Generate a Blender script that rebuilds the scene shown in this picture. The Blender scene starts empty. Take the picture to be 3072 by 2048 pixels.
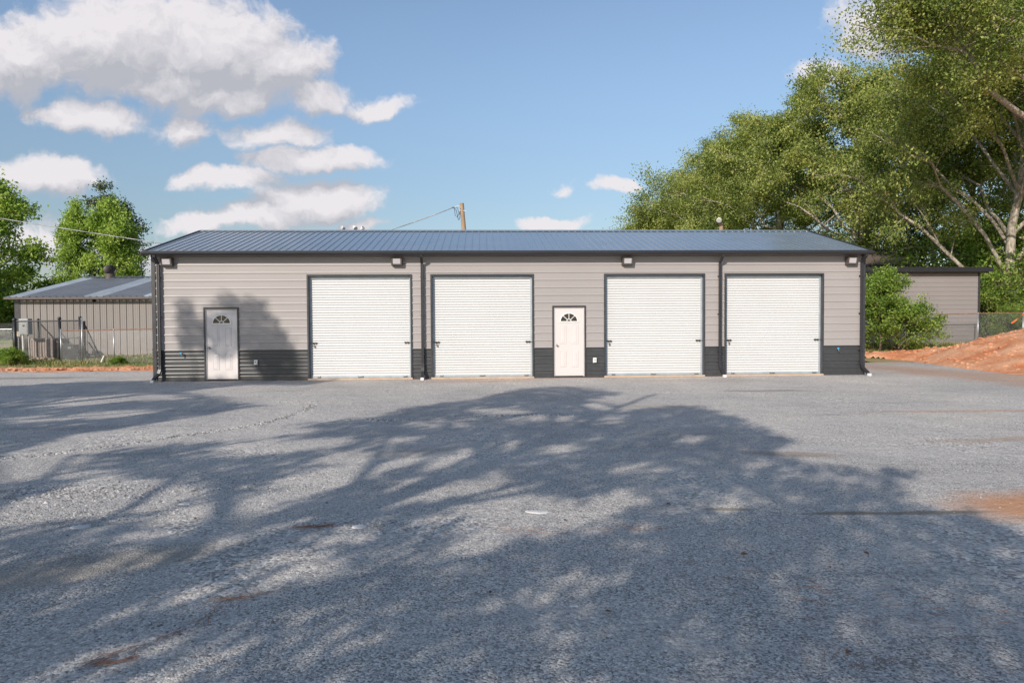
import bpy, math, random
import numpy as np
from mathutils import Matrix, Vector

# ---------------------------------------------------------------- camera, world, sun, exposure
CAM = np.array([-0.605, -20.636, 1.694]); YAW, PITCH, ROLL = 0.046, -0.028, -0.006
_F = np.array([math.sin(YAW)*math.cos(PITCH), math.cos(YAW)*math.cos(PITCH), math.sin(PITCH)])
_R = np.array([math.cos(YAW), -math.sin(YAW), 0.0]); _U = np.cross(_R, _F)
_R2 = math.cos(ROLL)*_R + math.sin(ROLL)*_U; _U2 = -math.sin(ROLL)*_R + math.cos(ROLL)*_U
sc = bpy.context.scene
C = sc.collection
cd = bpy.data.cameras.new("camera"); cam = bpy.data.objects.new("camera", cd); C.objects.link(cam)
cd.sensor_width = 36; cd.lens = 24; cd.clip_start = 0.05; cd.clip_end = 2000
cam.matrix_world = Matrix(((_R2[0], _U2[0], -_F[0], CAM[0]), (_R2[1], _U2[1], -_F[1], CAM[1]),
                           (_R2[2], _U2[2], -_F[2], CAM[2]), (0, 0, 0, 1)))
sc.camera = cam
sc.view_settings.view_transform = 'Standard'; sc.view_settings.look = 'None'
sc.view_settings.gamma = 1; sc.view_settings.use_curve_mapping = False
sc.view_settings.exposure = 0.27

SUN_EL = math.radians(27); SUN_AZ = math.radians(210)      # clockwise from +Y
sd = bpy.data.lights.new("sun", 'SUN'); sun = bpy.data.objects.new("sun", sd); C.objects.link(sun)
sd.energy = 4.0; sd.angle = math.radians(0.45); sd.color = (1.0, 0.915, 0.81)
S = Vector((math.sin(SUN_AZ)*math.cos(SUN_EL), math.cos(SUN_AZ)*math.cos(SUN_EL), math.sin(SUN_EL)))
sun.rotation_euler = (-S).to_track_quat('-Z', 'Y').to_euler()
sun.location = (-10, -30, 20)

W = bpy.data.worlds.new("World"); sc.world = W; W.use_nodes = True
wt = W.node_tree; wt.nodes.clear()
def wn(t, **k):
    n = wt.nodes.new(t)
    for a, b in k.items(): setattr(n, a, b)
    return n
def wl(a, b): wt.links.new(a, b)
def wm(op, a, b=None, c=None, clamp=False):
    n = wn('ShaderNodeMath', operation=op, use_clamp=clamp)
    for i, v in enumerate((a, b, c)):
        if v is None: continue
        if isinstance(v, (int, float)): n.inputs[i].default_value = v
        else: wl(v, n.inputs[i])
    return n.outputs[0]
SKY_STRENGTH = 0.145
sky = wn('ShaderNodeTexSky', sky_type='NISHITA', sun_disc=False, sun_elevation=SUN_EL, sun_rotation=SUN_AZ,
         altitude=200, air_density=1.0, dust_density=0.7, ozone_density=1.3)
tc = wn('ShaderNodeTexCoord'); sep = wn('ShaderNodeSeparateXYZ'); wl(tc.outputs['Generated'], sep.inputs[0])
yy = wm('MAXIMUM', sep.outputs[1], 0.02)
uu = wm('DIVIDE', sep.outputs[0], yy); ww = wm('DIVIDE', sep.outputs[2], yy)
comb = wn('ShaderNodeCombineXYZ'); wl(uu, comb.inputs[0]); wl(ww, comb.inputs[1])
def skydir(u, v):                                   # a direction of the sky, as (x/y, z/y)
    u, v = u*3072/2352, v*3072/2352
    d = _F + _R2*(u-1536)/2048 - _U2*(v-1024)/2048
    return d[0]/d[1], d[2]/d[1]
def vmath(op, a, b=None):
    n = wn('ShaderNodeVectorMath', operation=op)
    for i, v in enumerate((a, b)):
        if v is None: continue
        if isinstance(v, tuple): n.inputs[i].default_value = v
        else: wl(v, n.inputs[i])
    return n
warp = wn('ShaderNodeTexNoise'); warp.inputs['Scale'].default_value = 7; warp.inputs['Detail'].default_value = 5
warp.inputs['Roughness'].default_value = 0.6
wl(comb.outputs[0], warp.inputs['Vector'])
w0 = vmath('SUBTRACT', warp.outputs['Color'], (.5, .5, .5)); w1 = vmath('MULTIPLY', w0.outputs[0], (.13, .085, 0))
P1 = vmath('ADD', comb.outputs[0], w1.outputs[0]).outputs[0]
# cumulus masses: centre and half size (in the photo's pixels), density
BLOBS = [(400, 175, 270, 65, .85), (60, 130, 170, 100, 1.15), (250, 95, 260, 120, 1.25), (480, 100, 240, 130, 1.25), (640, 140, 150, 85, 1.05), (720, 215, 100, 45, .9),
         (520, 205, 150, 60, .8), (205, 268, 150, 42, .85), (430, 295, 80, 45, .7), (640, 312, 125, 38, .75), (865, 243, 70, 28, .72),
         (720, 372, 150, 40, 1.0), (540, 418, 130, 28, .9), (760, 372, 120, 30, .8), (720, 470, 160, 50, 1.0), (600, 500, 170, 35, .9), (460, 512, 90, 28, .85),
         (90, 405, 150, 45, .85), (1415, 427, 75, 22, .85), (1275, 523, 80, 18, .9), (1280, 435, 26, 18, .55),
         (2030, 60, 110, 80, .95), (1985, 105, 70, 40, .75), (1880, 178, 60, 38, .8), (2230, 10, 130, 40, .9), (830, 524, 50, 18, .8), (60, 560, 200, 55, .55), (300, 580, 160, 45, .5)]
def field(P):
    acc = None
    for (u, v, a, b, k) in BLOBS:
        x, z = skydir(u, v); x2, _ = skydir(u+a, v); _, z2 = skydir(u, v-b)
        s = vmath('SUBTRACT', P, (x, z, 0)); m = vmath('MULTIPLY', s.outputs[0], (1/abs(x2-x), 1/abs(z2-z), 0))
        l = vmath('LENGTH', m.outputs[0]); e = wm('MULTIPLY_ADD', l.outputs['Value'], -k, k)
        acc = e if acc is None else wm('SMOOTH_MAX', acc, e, 0.12)
    return acc
F1 = field(P1)
P2 = vmath('ADD', P1, (-0.008, 0.034, 0)).outputs[0]
F2 = field(P2)
def fbm(P, s, d, r=.6):
    n = wn('ShaderNodeTexNoise'); n.inputs['Scale'].default_value = s; n.inputs['Detail'].default_value = d
    n.inputs['Roughness'].default_value = r; wl(P, n.inputs['Vector']); return n.outputs['Fac']
N1 = fbm(P1, 21, 9); PN = vmath('ADD', P1, (-.004, .012, 0)).outputs[0]; N2 = fbm(PN, 21, 9)
D = wm('ADD', F1, wm('MULTIPLY_ADD', N1, 1.35, -.55))
al = wn('ShaderNodeMapRange', interpolation_type='SMOOTHSTEP'); wl(D, al.inputs[0])
al.inputs[1].default_value = -0.02; al.inputs[2].default_value = 0.50
front = wn('ShaderNodeMapRange'); wl(sep.outputs[1], front.inputs[0]); front.inputs[1].default_value = .1; front.inputs[2].default_value = .3
alpha = wm('MULTIPLY', wm('MULTIPLY', al.outputs[0], front.outputs[0]), .96)
lit = wm('ADD', wm('MULTIPLY', wm('SUBTRACT', F1, F2), 1.1), wm('MULTIPLY', wm('SUBTRACT', N1, N2), 1.9))
lit = wm('ADD', lit, .40, clamp=True)
cr = wn('ShaderNodeMix', data_type='RGBA'); wl(lit, cr.inputs['Factor'])
k = 1/SKY_STRENGTH
cr.inputs['A'].default_value = (.41*k, .415*k, .455*k, 1); cr.inputs['B'].default_value = (.71*k, .68*k, .70*k, 1)
gain = wn('ShaderNodeMix', data_type='RGBA', blend_type='MULTIPLY'); gain.inputs['Factor'].default_value = 1
wl(sky.outputs[0], gain.inputs['A'])
hz = wn('ShaderNodeMapRange', interpolation_type='SMOOTHSTEP'); wl(sep.outputs[2], hz.inputs[0]); hz.inputs[1].default_value = 0.; hz.inputs[2].default_value = .42; hz.inputs[3].default_value = .52; hz.inputs[4].default_value = .98
cg = wn('ShaderNodeCombineXYZ'); wl(hz.outputs[0], cg.inputs[0]); wl(wm('MULTIPLY', hz.outputs[0], .985), cg.inputs[1]); wl(wm('MULTIPLY', hz.outputs[0], .955), cg.inputs[2]); wl(cg.outputs[0], gain.inputs['B'])
mx = wn('ShaderNodeMix', data_type='RGBA'); wl(alpha, mx.inputs['Factor']); wl(gain.outputs['Result'], mx.inputs['A']); wl(cr.outputs['Result'], mx.inputs['B'])
bg = wn('ShaderNodeBackground'); bg.inputs['Strength'].default_value = SKY_STRENGTH; wl(mx.outputs['Result'], bg.inputs['Color'])
wo = wn('ShaderNodeOutputWorld'); wl(bg.outputs[0], wo.inputs['Surface'])
W.cycles.sampling_method = 'MANUAL'; W.cycles.sample_map_resolution = 512
sc.cycles.max_bounces = 6; sc.cycles.diffuse_bounces = 3; sc.cycles.glossy_bounces = 3; sc.cycles.transmission_bounces = 4; sc.cycles.transparent_max_bounces = 8
sc.cycles.use_denoising = True; sc.cycles.denoising_input_passes = 'RGB_ALBEDO_NORMAL'; sc.cycles.denoising_prefilter = 'ACCURATE'

# ---------------------------------------------------------------- helpers
class MB:
    """collects shapes and links them as one mesh object"""
    def __init__(s): s.v = []; s.f = []
    def add(s, vs, fs):
        o = len(s.v); s.v += [tuple(map(float, p)) for p in vs]; s.f += [tuple(i+o for i in f) for f in fs]
    def box(s, x0, x1, y0, y1, z0, z1):
        s.add([(x0,y0,z0),(x1,y0,z0),(x1,y1,z0),(x0,y1,z0),(x0,y0,z1),(x1,y0,z1),(x1,y1,z1),(x0,y1,z1)],
              [(0,3,2,1),(4,5,6,7),(0,1,5,4),(1,2,6,5),(2,3,7,6),(3,0,4,7)])
    def bevbox(s, x0, x1, y0, y1, z0, z1, b=.01):
        """box whose vertical edges and front rim are chamfered"""
        ring = [(x0+b,y0),(x1-b,y0),(x1,y0+b),(x1,y1-b),(x1-b,y1),(x0+b,y1),(x0,y1-b),(x0,y0+b)]
        ins = [(x0+2*b,y0+b),(x1-2*b,y0+b),(x1-b,y0+2*b),(x1-b,y1-2*b),(x1-2*b,y1-b),(x0+2*b,y1-b),(x0+b,y1-2*b),(x0+b,y0+2*b)]
        vs = [(x,y,z0) for x,y in ring]+[(x,y,z1-b) for x,y in ring]+[(x,y,z1) for x,y in ins]
        fs = [tuple(range(7,-1,-1)), tuple(range(16,24))]
        for i in range(8):
            j = (i+1) % 8; fs += [(i,j,8+j,8+i), (8+i,8+j,16+j,16+i)]
        s.add(vs, fs)
    def prism(s, poly, axis, a, b):
        """poly: list of 2D points; axis 'x' extrudes (y,z) outline, 'y' extrudes (x,z), 'z' extrudes (x,y)"""
        n = len(poly)
        def P(p, t): return (t,p[0],p[1]) if axis=='x' else ((p[0],t,p[1]) if axis=='y' else (p[0],p[1],t))
        s.add([P(p,a) for p in poly]+[P(p,b) for p in poly],
              [tuple(range(n)), tuple(range(2*n-1,n-1,-1))]+[(i,i+n,(i+1)%n+n,(i+1)%n) for i in range(n)])
    def tube(s, pts, r, n=8, cap=True):
        pts = np.array(pts, float); k = len(pts)
        r = np.ones(k)*r if np.isscalar(r) else np.array(r)
        t = np.gradient(pts, axis=0); t /= np.linalg.norm(t, axis=1)[:,None]+1e-9
        up = np.array([0,0,1.]) if abs(t[0][2]) < .9 else np.array([1.,0,0])
        vs = []
        for i in range(k):
            a = np.cross(up, t[i]); a /= np.linalg.norm(a)+1e-9; b = np.cross(t[i], a); up = b
            for j in range(n):
                w = 2*math.pi*j/n; vs.append(pts[i]+r[i]*(math.cos(w)*a+math.sin(w)*b))
        fs = [(i*n+j, i*n+(j+1)%n, (i+1)*n+(j+1)%n, (i+1)*n+j) for i in range(k-1) for j in range(n)]
        if cap: fs += [tuple(range(n-1,-1,-1)), tuple(range((k-1)*n, k*n))]
        s.add(vs, fs)
    def sphere(s, c, r, nu=12, nv=8, sc_=(1,1,1)):
        vs = [(c[0], c[1], c[2]-r*sc_[2])]; fs = []
        for i in range(1, nv):
            p = -math.pi/2+math.pi*i/nv
            for j in range(nu):
                w = 2*math.pi*j/nu
                vs.append((c[0]+r*sc_[0]*math.cos(p)*math.cos(w), c[1]+r*sc_[1]*math.cos(p)*math.sin(w), c[2]+r*sc_[2]*math.sin(p)))
        vs.append((c[0], c[1], c[2]+r*sc_[2])); L = len(vs)-1
        for j in range(nu): fs += [(0, 1+(j+1)%nu, 1+j), (L, L-nu+j, L-nu+(j+1)%nu)]
        for i in range(nv-2):
            for j in range(nu): fs.append((1+i*nu+j, 1+i*nu+(j+1)%nu, 1+(i+1)*nu+(j+1)%nu, 1+(i+1)*nu+j))
        s.add(vs, fs)
    def split(s, name, m, parent=None, smooth=False):
        """each separate piece becomes an object of its own"""
        p = list(range(len(s.v)))
        def find(i):
            while p[i] != i: p[i] = p[p[i]]; i = p[i]
            return i
        for f in s.f:
            for j in f[1:]: p[find(j)] = find(f[0])
        groups = {}
        for f in s.f: groups.setdefault(find(f[0]), []).append(f)
        out = []
        for fs in groups.values():
            ids = sorted({i for f in fs for i in f}); mp = {i: k for k, i in enumerate(ids)}
            q = MB(); q.v = [s.v[i] for i in ids]; q.f = [tuple(mp[i] for i in f) for f in fs]; out.append(q.build(name, m, parent, smooth))
        return out[0]
    def build(s, name, m, parent=None, smooth=False):
        me = bpy.data.meshes.new(name); me.from_pydata(s.v, [], s.f); me.update()
        return link(name, me, m, parent, smooth)
def link(name, me, m, parent=None, smooth=False):
    o = bpy.data.objects.new(name, me); C.objects.link(o)
    if m is not None: me.materials.append(m)
    if smooth: me.polygons.foreach_set('use_smooth', [True]*len(me.polygons))
    if parent is not None:
        o.parent = parent
        o.matrix_parent_inverse = Matrix.Translation(-parent.location) if parent.type == 'EMPTY' and parent.parent is None and parent.rotation_euler.z == 0 else Matrix.Identity(4)
    return o
def tag(o, label=None, cat=None, group=None, kind=None):
    if label: o['label'] = label
    if cat: o['category'] = cat
    if group: o['group'] = group
    if kind: o['kind'] = kind
    return o
def thing(name, label, cat, loc=(0,0,0), group=None):
    o = bpy.data.objects.new(name, None); C.objects.link(o); o.location = loc; o.empty_display_size = .3
    return tag(o, label, cat, group)
def fastmesh(name, v, quads, rnd=None):
    """mesh from numpy arrays: v (n,3), quads (m,4)"""
    me = bpy.data.meshes.new(name); m = len(quads)
    me.vertices.add(len(v)); me.vertices.foreach_set('co', v.astype(np.float32).ravel())
    me.loops.add(m*4); me.loops.foreach_set('vertex_index', quads.astype(np.int32).ravel())
    me.polygons.add(m); me.polygons.foreach_set('loop_start', np.arange(0, m*4, 4, dtype=np.int32))
    me.polygons.foreach_set('loop_total', np.full(m, 4, dtype=np.int32))
    me.update(calc_edges=True); me.validate()
    if rnd is not None:
        a = me.attributes.new('rnd', 'FLOAT', 'FACE'); a.data.foreach_set('value', rnd.astype(np.float32))
    return me

# ---------------------------------------------------------------- materials
def mat(name):
    m = bpy.data.materials.new(name); m.use_nodes = True; nt = m.node_tree
    return m, nt, nt.nodes['Principled BSDF']
def N(nt, t, ins=None, **k):
    n = nt.nodes.new(t)
    for a, b in k.items(): setattr(n, a, b)
    for a, b in (ins or {}).items():
        if isinstance(b, bpy.types.NodeSocket): nt.links.new(b, n.inputs[a])
        else: n.inputs[a].default_value = b
    return n
def ramp(nt, fac, stops):
    r = N(nt, 'ShaderNodeValToRGB'); nt.links.new(fac, r.inputs[0]); e = r.color_ramp.elements
    while len(e) < len(stops): e.new(.5)
    for x, (p, c) in zip(e, stops): x.position = p; x.color = (*c, 1)
    return r.outputs[0]
def simple(name, col, rough=.6, metal=0., var=.08, scale=3., spec=.5, bump=0., bscale=60, dirt=None):
    m, nt, b = mat(name)
    co = N(nt, 'ShaderNodeTexCoord').outputs['Object']
    n = N(nt, 'ShaderNodeTexNoise', {'Vector': co, 'Scale': scale, 'Detail': 6.})
    lo = tuple(c*(1-var) for c in col); hi = tuple(min(1, c*(1+var)) for c in col)
    c = ramp(nt, n.outputs['Fac'], [(.3, lo), (.7, hi)])
    if dirt:      # streaks and specks of grime
        n2 = N(nt, 'ShaderNodeTexNoise', {'Vector': co, 'Scale': dirt[1], 'Detail': 8., 'Roughness': .7})
        f = ramp(nt, n2.outputs['Fac'], [(.52, (0,0,0)), (.75, (dirt[2],)*3)])
        c = N(nt, 'ShaderNodeMix', {'Factor': f, 'A': c, 'B': (*dirt[0], 1)}, data_type='RGBA').outputs['Result']
    nt.links.new(c, b.inputs['Base Color'])
    r = N(nt, 'ShaderNodeMapRange', {'Value': n.outputs['Fac'], 'To Min': rough*.85, 'To Max': min(1, rough*1.15)})
    nt.links.new(r.outputs[0], b.inputs['Roughness'])
    b.inputs['Metallic'].default_value = metal; b.inputs['Specular IOR Level'].default_value = spec
    if bump:
        n3 = N(nt, 'ShaderNodeTexNoise', {'Vector': co, 'Scale': float(bscale), 'Detail': 5.})
        nt.links.new(N(nt, 'ShaderNodeBump', {'Height': n3.outputs['Fac'], 'Strength': bump, 'Distance': .02}).outputs[0], b.inputs['Normal'])
    return m
M = {}
M['siding'] = simple('siding_light_grey', (.335, .309, .302), .44, var=.03, scale=.7, bump=.05, bscale=1.6)
M['siding_tan'] = simple('siding_taupe', (.215, .195, .183), .5, var=.05, scale=.5, dirt=((.25,.15,.09), 1.5, .25))
M['siding_back'] = simple('siding_mid_grey', (.25, .228, .222), .5, var=.04, scale=.5)
M['wainscot'] = simple('charcoal_panel', (.045, .047, .050), .38, var=.12, scale=2., dirt=((.22,.21,.21), 9., .14), spec=.55)
M['trim'] = simple('charcoal_trim', (.040, .040, .045), .35, var=.12, scale=3., dirt=((.2,.18,.16), 6., .12))
M['gutter'] = simple('black_gutter', (.028, .028, .033), .40, var=.1, scale=1.5)
M['roof'] = simple('dark_roof_metal', (.15, .185, .23), .15, var=.08, scale=1.2, spec=1.0, dirt=((.10,.10,.10), 2., .3), bump=.03, bscale=3)
M['roof_left'] = simple('weathered_roof_metal', (.33, .35, .37), .4, var=.15, scale=.8, spec=.7, dirt=((.20,.17,.15), 1., .4))
nt = M['roof_left'].node_tree; b = nt.nodes['Principled BSDF']; co = N(nt, 'ShaderNodeTexCoord').outputs['Object']   # sheets of different age
sx_ = N(nt, 'ShaderNodeSeparateXYZ', {0: co}).outputs[0]; fl_ = N(nt, 'ShaderNodeMath', {0: N(nt, 'ShaderNodeMath', {0: sx_, 1: .9144}, operation='DIVIDE').outputs[0]}, operation='FLOOR').outputs[0]
wn_ = N(nt, 'ShaderNodeTexWhiteNoise', {'W': fl_}, noise_dimensions='1D').outputs['Value']; old_ = b.inputs['Base Color'].links[0].from_socket
nt.links.new(N(nt, 'ShaderNodeMix', {'Factor': 1., 'A': old_, 'B': ramp(nt, wn_, [(.3, (.5, .48, .48)), (.5, (1.0, 1.0, 1.0)), (.8, (1.35, 1.45, 1.5))])}, data_type='RGBA', blend_type='MULTIPLY').outputs['Result'], b.inputs['Base Color'])
M['roof_brown'] = simple('brown_roof_metal', (.15, .115, .095), .55, var=.12, scale=.8, dirt=((.25,.15,.1), 1., .4))
M['white_door'] = simple('white_curtain_steel', (.625, .625, .625), .42, var=.02, scale=.8, dirt=((.6,.5,.4), 2.5, .10))
M['entry_door'] = simple('white_entry_door', (.60, .56, .55), .42, var=.02, scale=1.5, dirt=((.55,.42,.35), 4., .12))
M['galv'] = simple('galvanised_steel', (.42, .44, .46), .4, metal=.7, var=.15, scale=6.)
M['galv_dull'] = simple('galvanised_guide', (.38, .43, .47), .5, metal=.3, var=.1, scale=5.)
M['rust'] = simple('rusty_rail', (.24, .12, .07), .8, var=.3, scale=7., dirt=((.4,.38,.36), 3., .5))
M['black_steel'] = simple('black_steel', (.018, .018, .02), .45, var=.2, scale=6.)
M['latch'] = simple('dark_latch_steel', (.09, .085, .07), .4, metal=.7, var=.25, scale=30.)
M['brass'] = simple('knob_metal', (.35, .33, .30), .25, metal=1., var=.1, scale=20.)
M['bronze'] = simple('bronze_housing', (.085, .068, .062), .45, var=.15, scale=9.)
M['lens'] = simple('frosted_lens', (.45, .44, .46), .18, var=.04, scale=8.)
M['white_plastic'] = simple('white_plastic', (.74, .73, .70), .45, var=.05, scale=9.)
M['box_grey'] = simple('electrical_grey', (.36, .38, .38), .5, var=.08, scale=5., dirt=((.2,.16,.12), 4., .3))
M['blue_plastic'] = simple('blue_plastic', (.05, .32, .55), .35, var=.1, scale=9.)
M['orange_plastic'] = simple('orange_plastic', (.75, .14, .05), .6, var=.15, scale=5.)
M['yellow_label'] = simple('faded_label', (.70, .48, .22), .6, var=.25, scale=12.)
M['ac'] = simple('air_conditioner_tan', (.42, .35, .31), .55, var=.12, scale=3., dirt=((.15,.11,.08), 4., .4))
M['concrete'] = simple('concrete', (.47, .37, .28), .85, var=.14, scale=5., bump=.3, bscale=80, dirt=((.50,.24,.13), 2.5, .7))
M['pole_wood'] = simple('pole_wood', (.34, .235, .15), .85, var=.2, scale=4., bump=.5, bscale=30)
M['old_wood'] = simple('grey_pole_wood', (.25, .21, .17), .85, var=.2, scale=4.)
M['cable'] = simple('cable_sheath', (.30, .30, .31), .5, var=.5, scale=2.2)
M['cable_black'] = simple('black_cable', (.02, .025, .04), .5, var=.2, scale=3.)
M['dark_bin'] = simple('dark_plastic', (.03, .033, .036), .4, var=.2, scale=3.)
M['stone'] = simple('pale_stone', (.55, .54, .54), .8, var=.1, scale=20.)
M['dead_leaf'] = simple('dead_leaf', (.22, .10, .045), .8, var=.35, scale=4.)
M['needles'] = simple('pine_straw', (.30, .16, .11), .8, var=.4, scale=6.)
M['glass'], nt, b = mat('door_glass')
b.inputs['Base Color'].default_value = (.035, .035, .035, 1); b.inputs['Roughness'].default_value = .06
nn = N(nt, 'ShaderNodeTexNoise', {'Vector': N(nt, 'ShaderNodeTexCoord').outputs['Object'], 'Scale': 14., 'Detail': 3.})
nt.links.new(N(nt, 'ShaderNodeBump', {'Height': nn.outputs['Fac'], 'Strength': .25, 'Distance': .01}).outputs[0], b.inputs['Normal'])

def bark(name, a, b_):
    m, nt, b = mat(name); co = N(nt, 'ShaderNodeTexCoord').outputs['Object']
    mp = N(nt, 'ShaderNodeMapping', {'Vector': co, 'Scale': (3, 3, .8)})
    n = N(nt, 'ShaderNodeTexNoise', {'Vector': mp.outputs[0], 'Scale': 3., 'Detail': 8., 'Roughness': .65})
    nt.links.new(ramp(nt, n.outputs['Fac'], [(.35, a), (.65, b_)]), b.inputs['Base Color']); b.inputs['Roughness'].default_value = .9
    nt.links.new(N(nt, 'ShaderNodeBump', {'Height': n.outputs['Fac'], 'Strength': .6, 'Distance': .05}).outputs[0], b.inputs['Normal'])
    return m
M['bark'] = bark('grey_bark', (.19, .16, .125), (.50, .44, .36))
M['bark_dark'] = bark('brown_bark', (.09, .065, .045), (.22, .17, .13))
def leafmat(name, dark, mid, light, trans=.42, clump=.35, dead=0.):
    m, nt, b = mat(name)
    at = N(nt, 'ShaderNodeAttribute', attribute_name='rnd').outputs['Fac']
    co = N(nt, 'ShaderNodeTexCoord').outputs['Object']
    n = N(nt, 'ShaderNodeTexNoise', {'Vector': co, 'Scale': clump, 'Detail': 2.}).outputs['Fac']
    f = N(nt, 'ShaderNodeMath', {0: n, 1: 1.1, 2: -.05}, operation='MULTIPLY_ADD').outputs[0]
    f = N(nt, 'ShaderNodeMath', {0: at, 1: .45, 2: f}, operation='MULTIPLY_ADD').outputs[0]
    st = [(.38, dark), (.68, mid), (.93, light)]
    c = ramp(nt, f, st)
    if dead:
        k = N(nt, 'ShaderNodeMath', {0: at, 1: 1-dead}, operation='GREATER_THAN').outputs[0]
        c = N(nt, 'ShaderNodeMix', {'Factor': k, 'A': c, 'B': (.30, .12, .05, 1)}, data_type='RGBA').outputs['Result']
    nt.links.new(c, b.inputs['Base Color']); b.inputs['Roughness'].default_value = .55; b.inputs['Specular IOR Level'].default_value = .35
    t = N(nt, 'ShaderNodeBsdfTranslucent'); nt.links.new(N(nt, 'ShaderNodeMix', {'Factor': 1., 'A': c, 'B': (1.25, 1.35, .7, 1)}, data_type='RGBA', blend_type='MULTIPLY').outputs['Result'], t.inputs[0])
    mx = N(nt, 'ShaderNodeMixShader', {0: trans}); nt.links.new(b.outputs[0], mx.inputs[1]); nt.links.new(t.outputs[0], mx.inputs[2])
    nt.links.new(mx.outputs[0], nt.nodes['Material Output'].inputs['Surface'])
    return m
M['leaf_oak'] = leafmat('oak_leaves', (.07, .13, .03), (.24, .30, .07), (.48, .49, .16), dead=.0015)
M['leaf_bright'] = leafmat('bright_leaves', (.10, .19, .03), (.26, .38, .065), (.44, .54, .13), clump=.6)
M['leaf_pine'] = leafmat('pine_needles', (.04, .07, .03), (.09, .125, .05), (.17, .19, .08), trans=.15)
M['leaf_bush'] = leafmat('bush_leaves', (.07, .15, .025), (.20, .32, .05), (.36, .46, .10), clump=1.2, dead=.002)
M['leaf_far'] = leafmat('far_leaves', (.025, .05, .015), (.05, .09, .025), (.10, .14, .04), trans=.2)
M['grass_blade'] = leafmat('grass_blades', (.11, .14, .045), (.21, .24, .08), (.40, .34, .18), clump=.5, dead=.02)

# ---------------------------------------------------------------- ground
LFT = 5.0
rngG = np.random.default_rng(5)
def lobes(x, y, s, seed=0):
    r = np.random.default_rng(seed); o = 0
    for i in range(7):
        a = r.uniform(0, 2*math.pi); f = s*r.uniform(.5, 2.2); o = o+np.sin((x*math.cos(a)+y*math.sin(a))*f+r.uniform(0, 6.28))/(1+.6*i)
    return o/2.2
def terrain(x, y):
    return np.clip((y-5)*.036, 0, 1.1)
def gridmesh(name, X, Y, Z, m, smooth=True, keep=None):
    ny, nx = X.shape; v = np.stack([X, Y, Z], -1).reshape(-1, 3)
    i = np.arange(ny*nx).reshape(ny, nx); q = np.stack([i[:-1,:-1], i[:-1,1:], i[1:,1:], i[1:,:-1]], -1).reshape(-1, 4)
    if keep is not None: q = q[keep[:-1,:-1].ravel()]
    me = fastmesh(name, v, q); return link(name, me, m, None, smooth)

# grassy soil sheet to the horizon
m, nt, b = mat('field_soil'); co = N(nt, 'ShaderNodeTexCoord').outputs['Object']
n1 = N(nt, 'ShaderNodeTexNoise', {'Vector': co, 'Scale': .35, 'Detail': 8., 'Roughness': .65}).outputs['Fac']
n2 = N(nt, 'ShaderNodeTexNoise', {'Vector': co, 'Scale': 6., 'Detail': 8.}).outputs['Fac']
f = N(nt, 'ShaderNodeMath', {0: n2, 1: .4, 2: n1}, operation='MULTIPLY_ADD').outputs[0]
nt.links.new(ramp(nt, f, [(.45, (.10, .15, .035)), (.66, (.19, .21, .06)), (.82, (.36, .24, .14))]), b.inputs['Base Color']); b.inputs['Roughness'].default_value = .95
nt.links.new(N(nt, 'ShaderNodeBump', {'Height': n2, 'Strength': .8, 'Distance': .06}).outputs[0], b.inputs['Normal'])
M['field'] = m
xs = np.concatenate([[-900, -300, -120], np.arange(-60, 61, 3.), [120, 300, 900]]); ys = np.concatenate([[-500, -100, -50], np.arange(-35, 60, 1.5), [80, 120, 250, 900]])
X, Y = np.meshgrid(xs, ys); g = gridmesh('grass_ground', X, Y, terrain(X, Y)-.03, M['field']); tag(g, kind='structure')

# gravel lot
m, nt, b = mat('crushed_gravel'); co = N(nt, 'ShaderNodeTexCoord').outputs['Object']
def vor(scale, feat='F1'): return N(nt, 'ShaderNodeTexVoronoi', {'Vector': co, 'Scale': scale, 'Randomness': 1.}, feature=feat)
warpn = N(nt, 'ShaderNodeTexNoise', {'Vector': co, 'Scale': 40., 'Detail': 2.})
v1 = vor(84.); v2 = vor(44.); v3 = vor(130.)
zone = N(nt, 'ShaderNodeTexNoise', {'Vector': co, 'Scale': .55, 'Detail': 5., 'Roughness': .6}).outputs['Fac']
zf = ramp(nt, zone, [(.50, (0,0,0)), (.62, (1,1,1))])
def g1(v): return N(nt, 'ShaderNodeSeparateColor', {0: v.outputs['Color']}).outputs[0]
mixc = N(nt, 'ShaderNodeMix', {'Factor': zf, 'A': g1(v1), 'B': g1(v2)}, data_type='FLOAT').outputs['Result']
mixc = N(nt, 'ShaderNodeMix', {'Factor': .22, 'A': mixc, 'B': g1(v3)}, data_type='FLOAT').outputs['Result']
c = ramp(nt, mixc, [(.10, (.17, .16, .153)), (.36, (.375, .355, .338)), (.62, (.50, .478, .455)), (.92, (.75, .72, .68))])
big = N(nt, 'ShaderNodeTexNoise', {'Vector': co, 'Scale': .28, 'Detail': 7., 'Roughness': .62}).outputs['Fac']
tone = ramp(nt, big, [(.3, (.82, .82, .83)), (.5, (1.0, .99, .98)), (.72, (1.2, 1.16, 1.11))])
c = N(nt, 'ShaderNodeMix', {'Factor': 1., 'A': c, 'B': tone}, data_type='RGBA', blend_type='MULTIPLY').outputs['Result']
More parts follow.
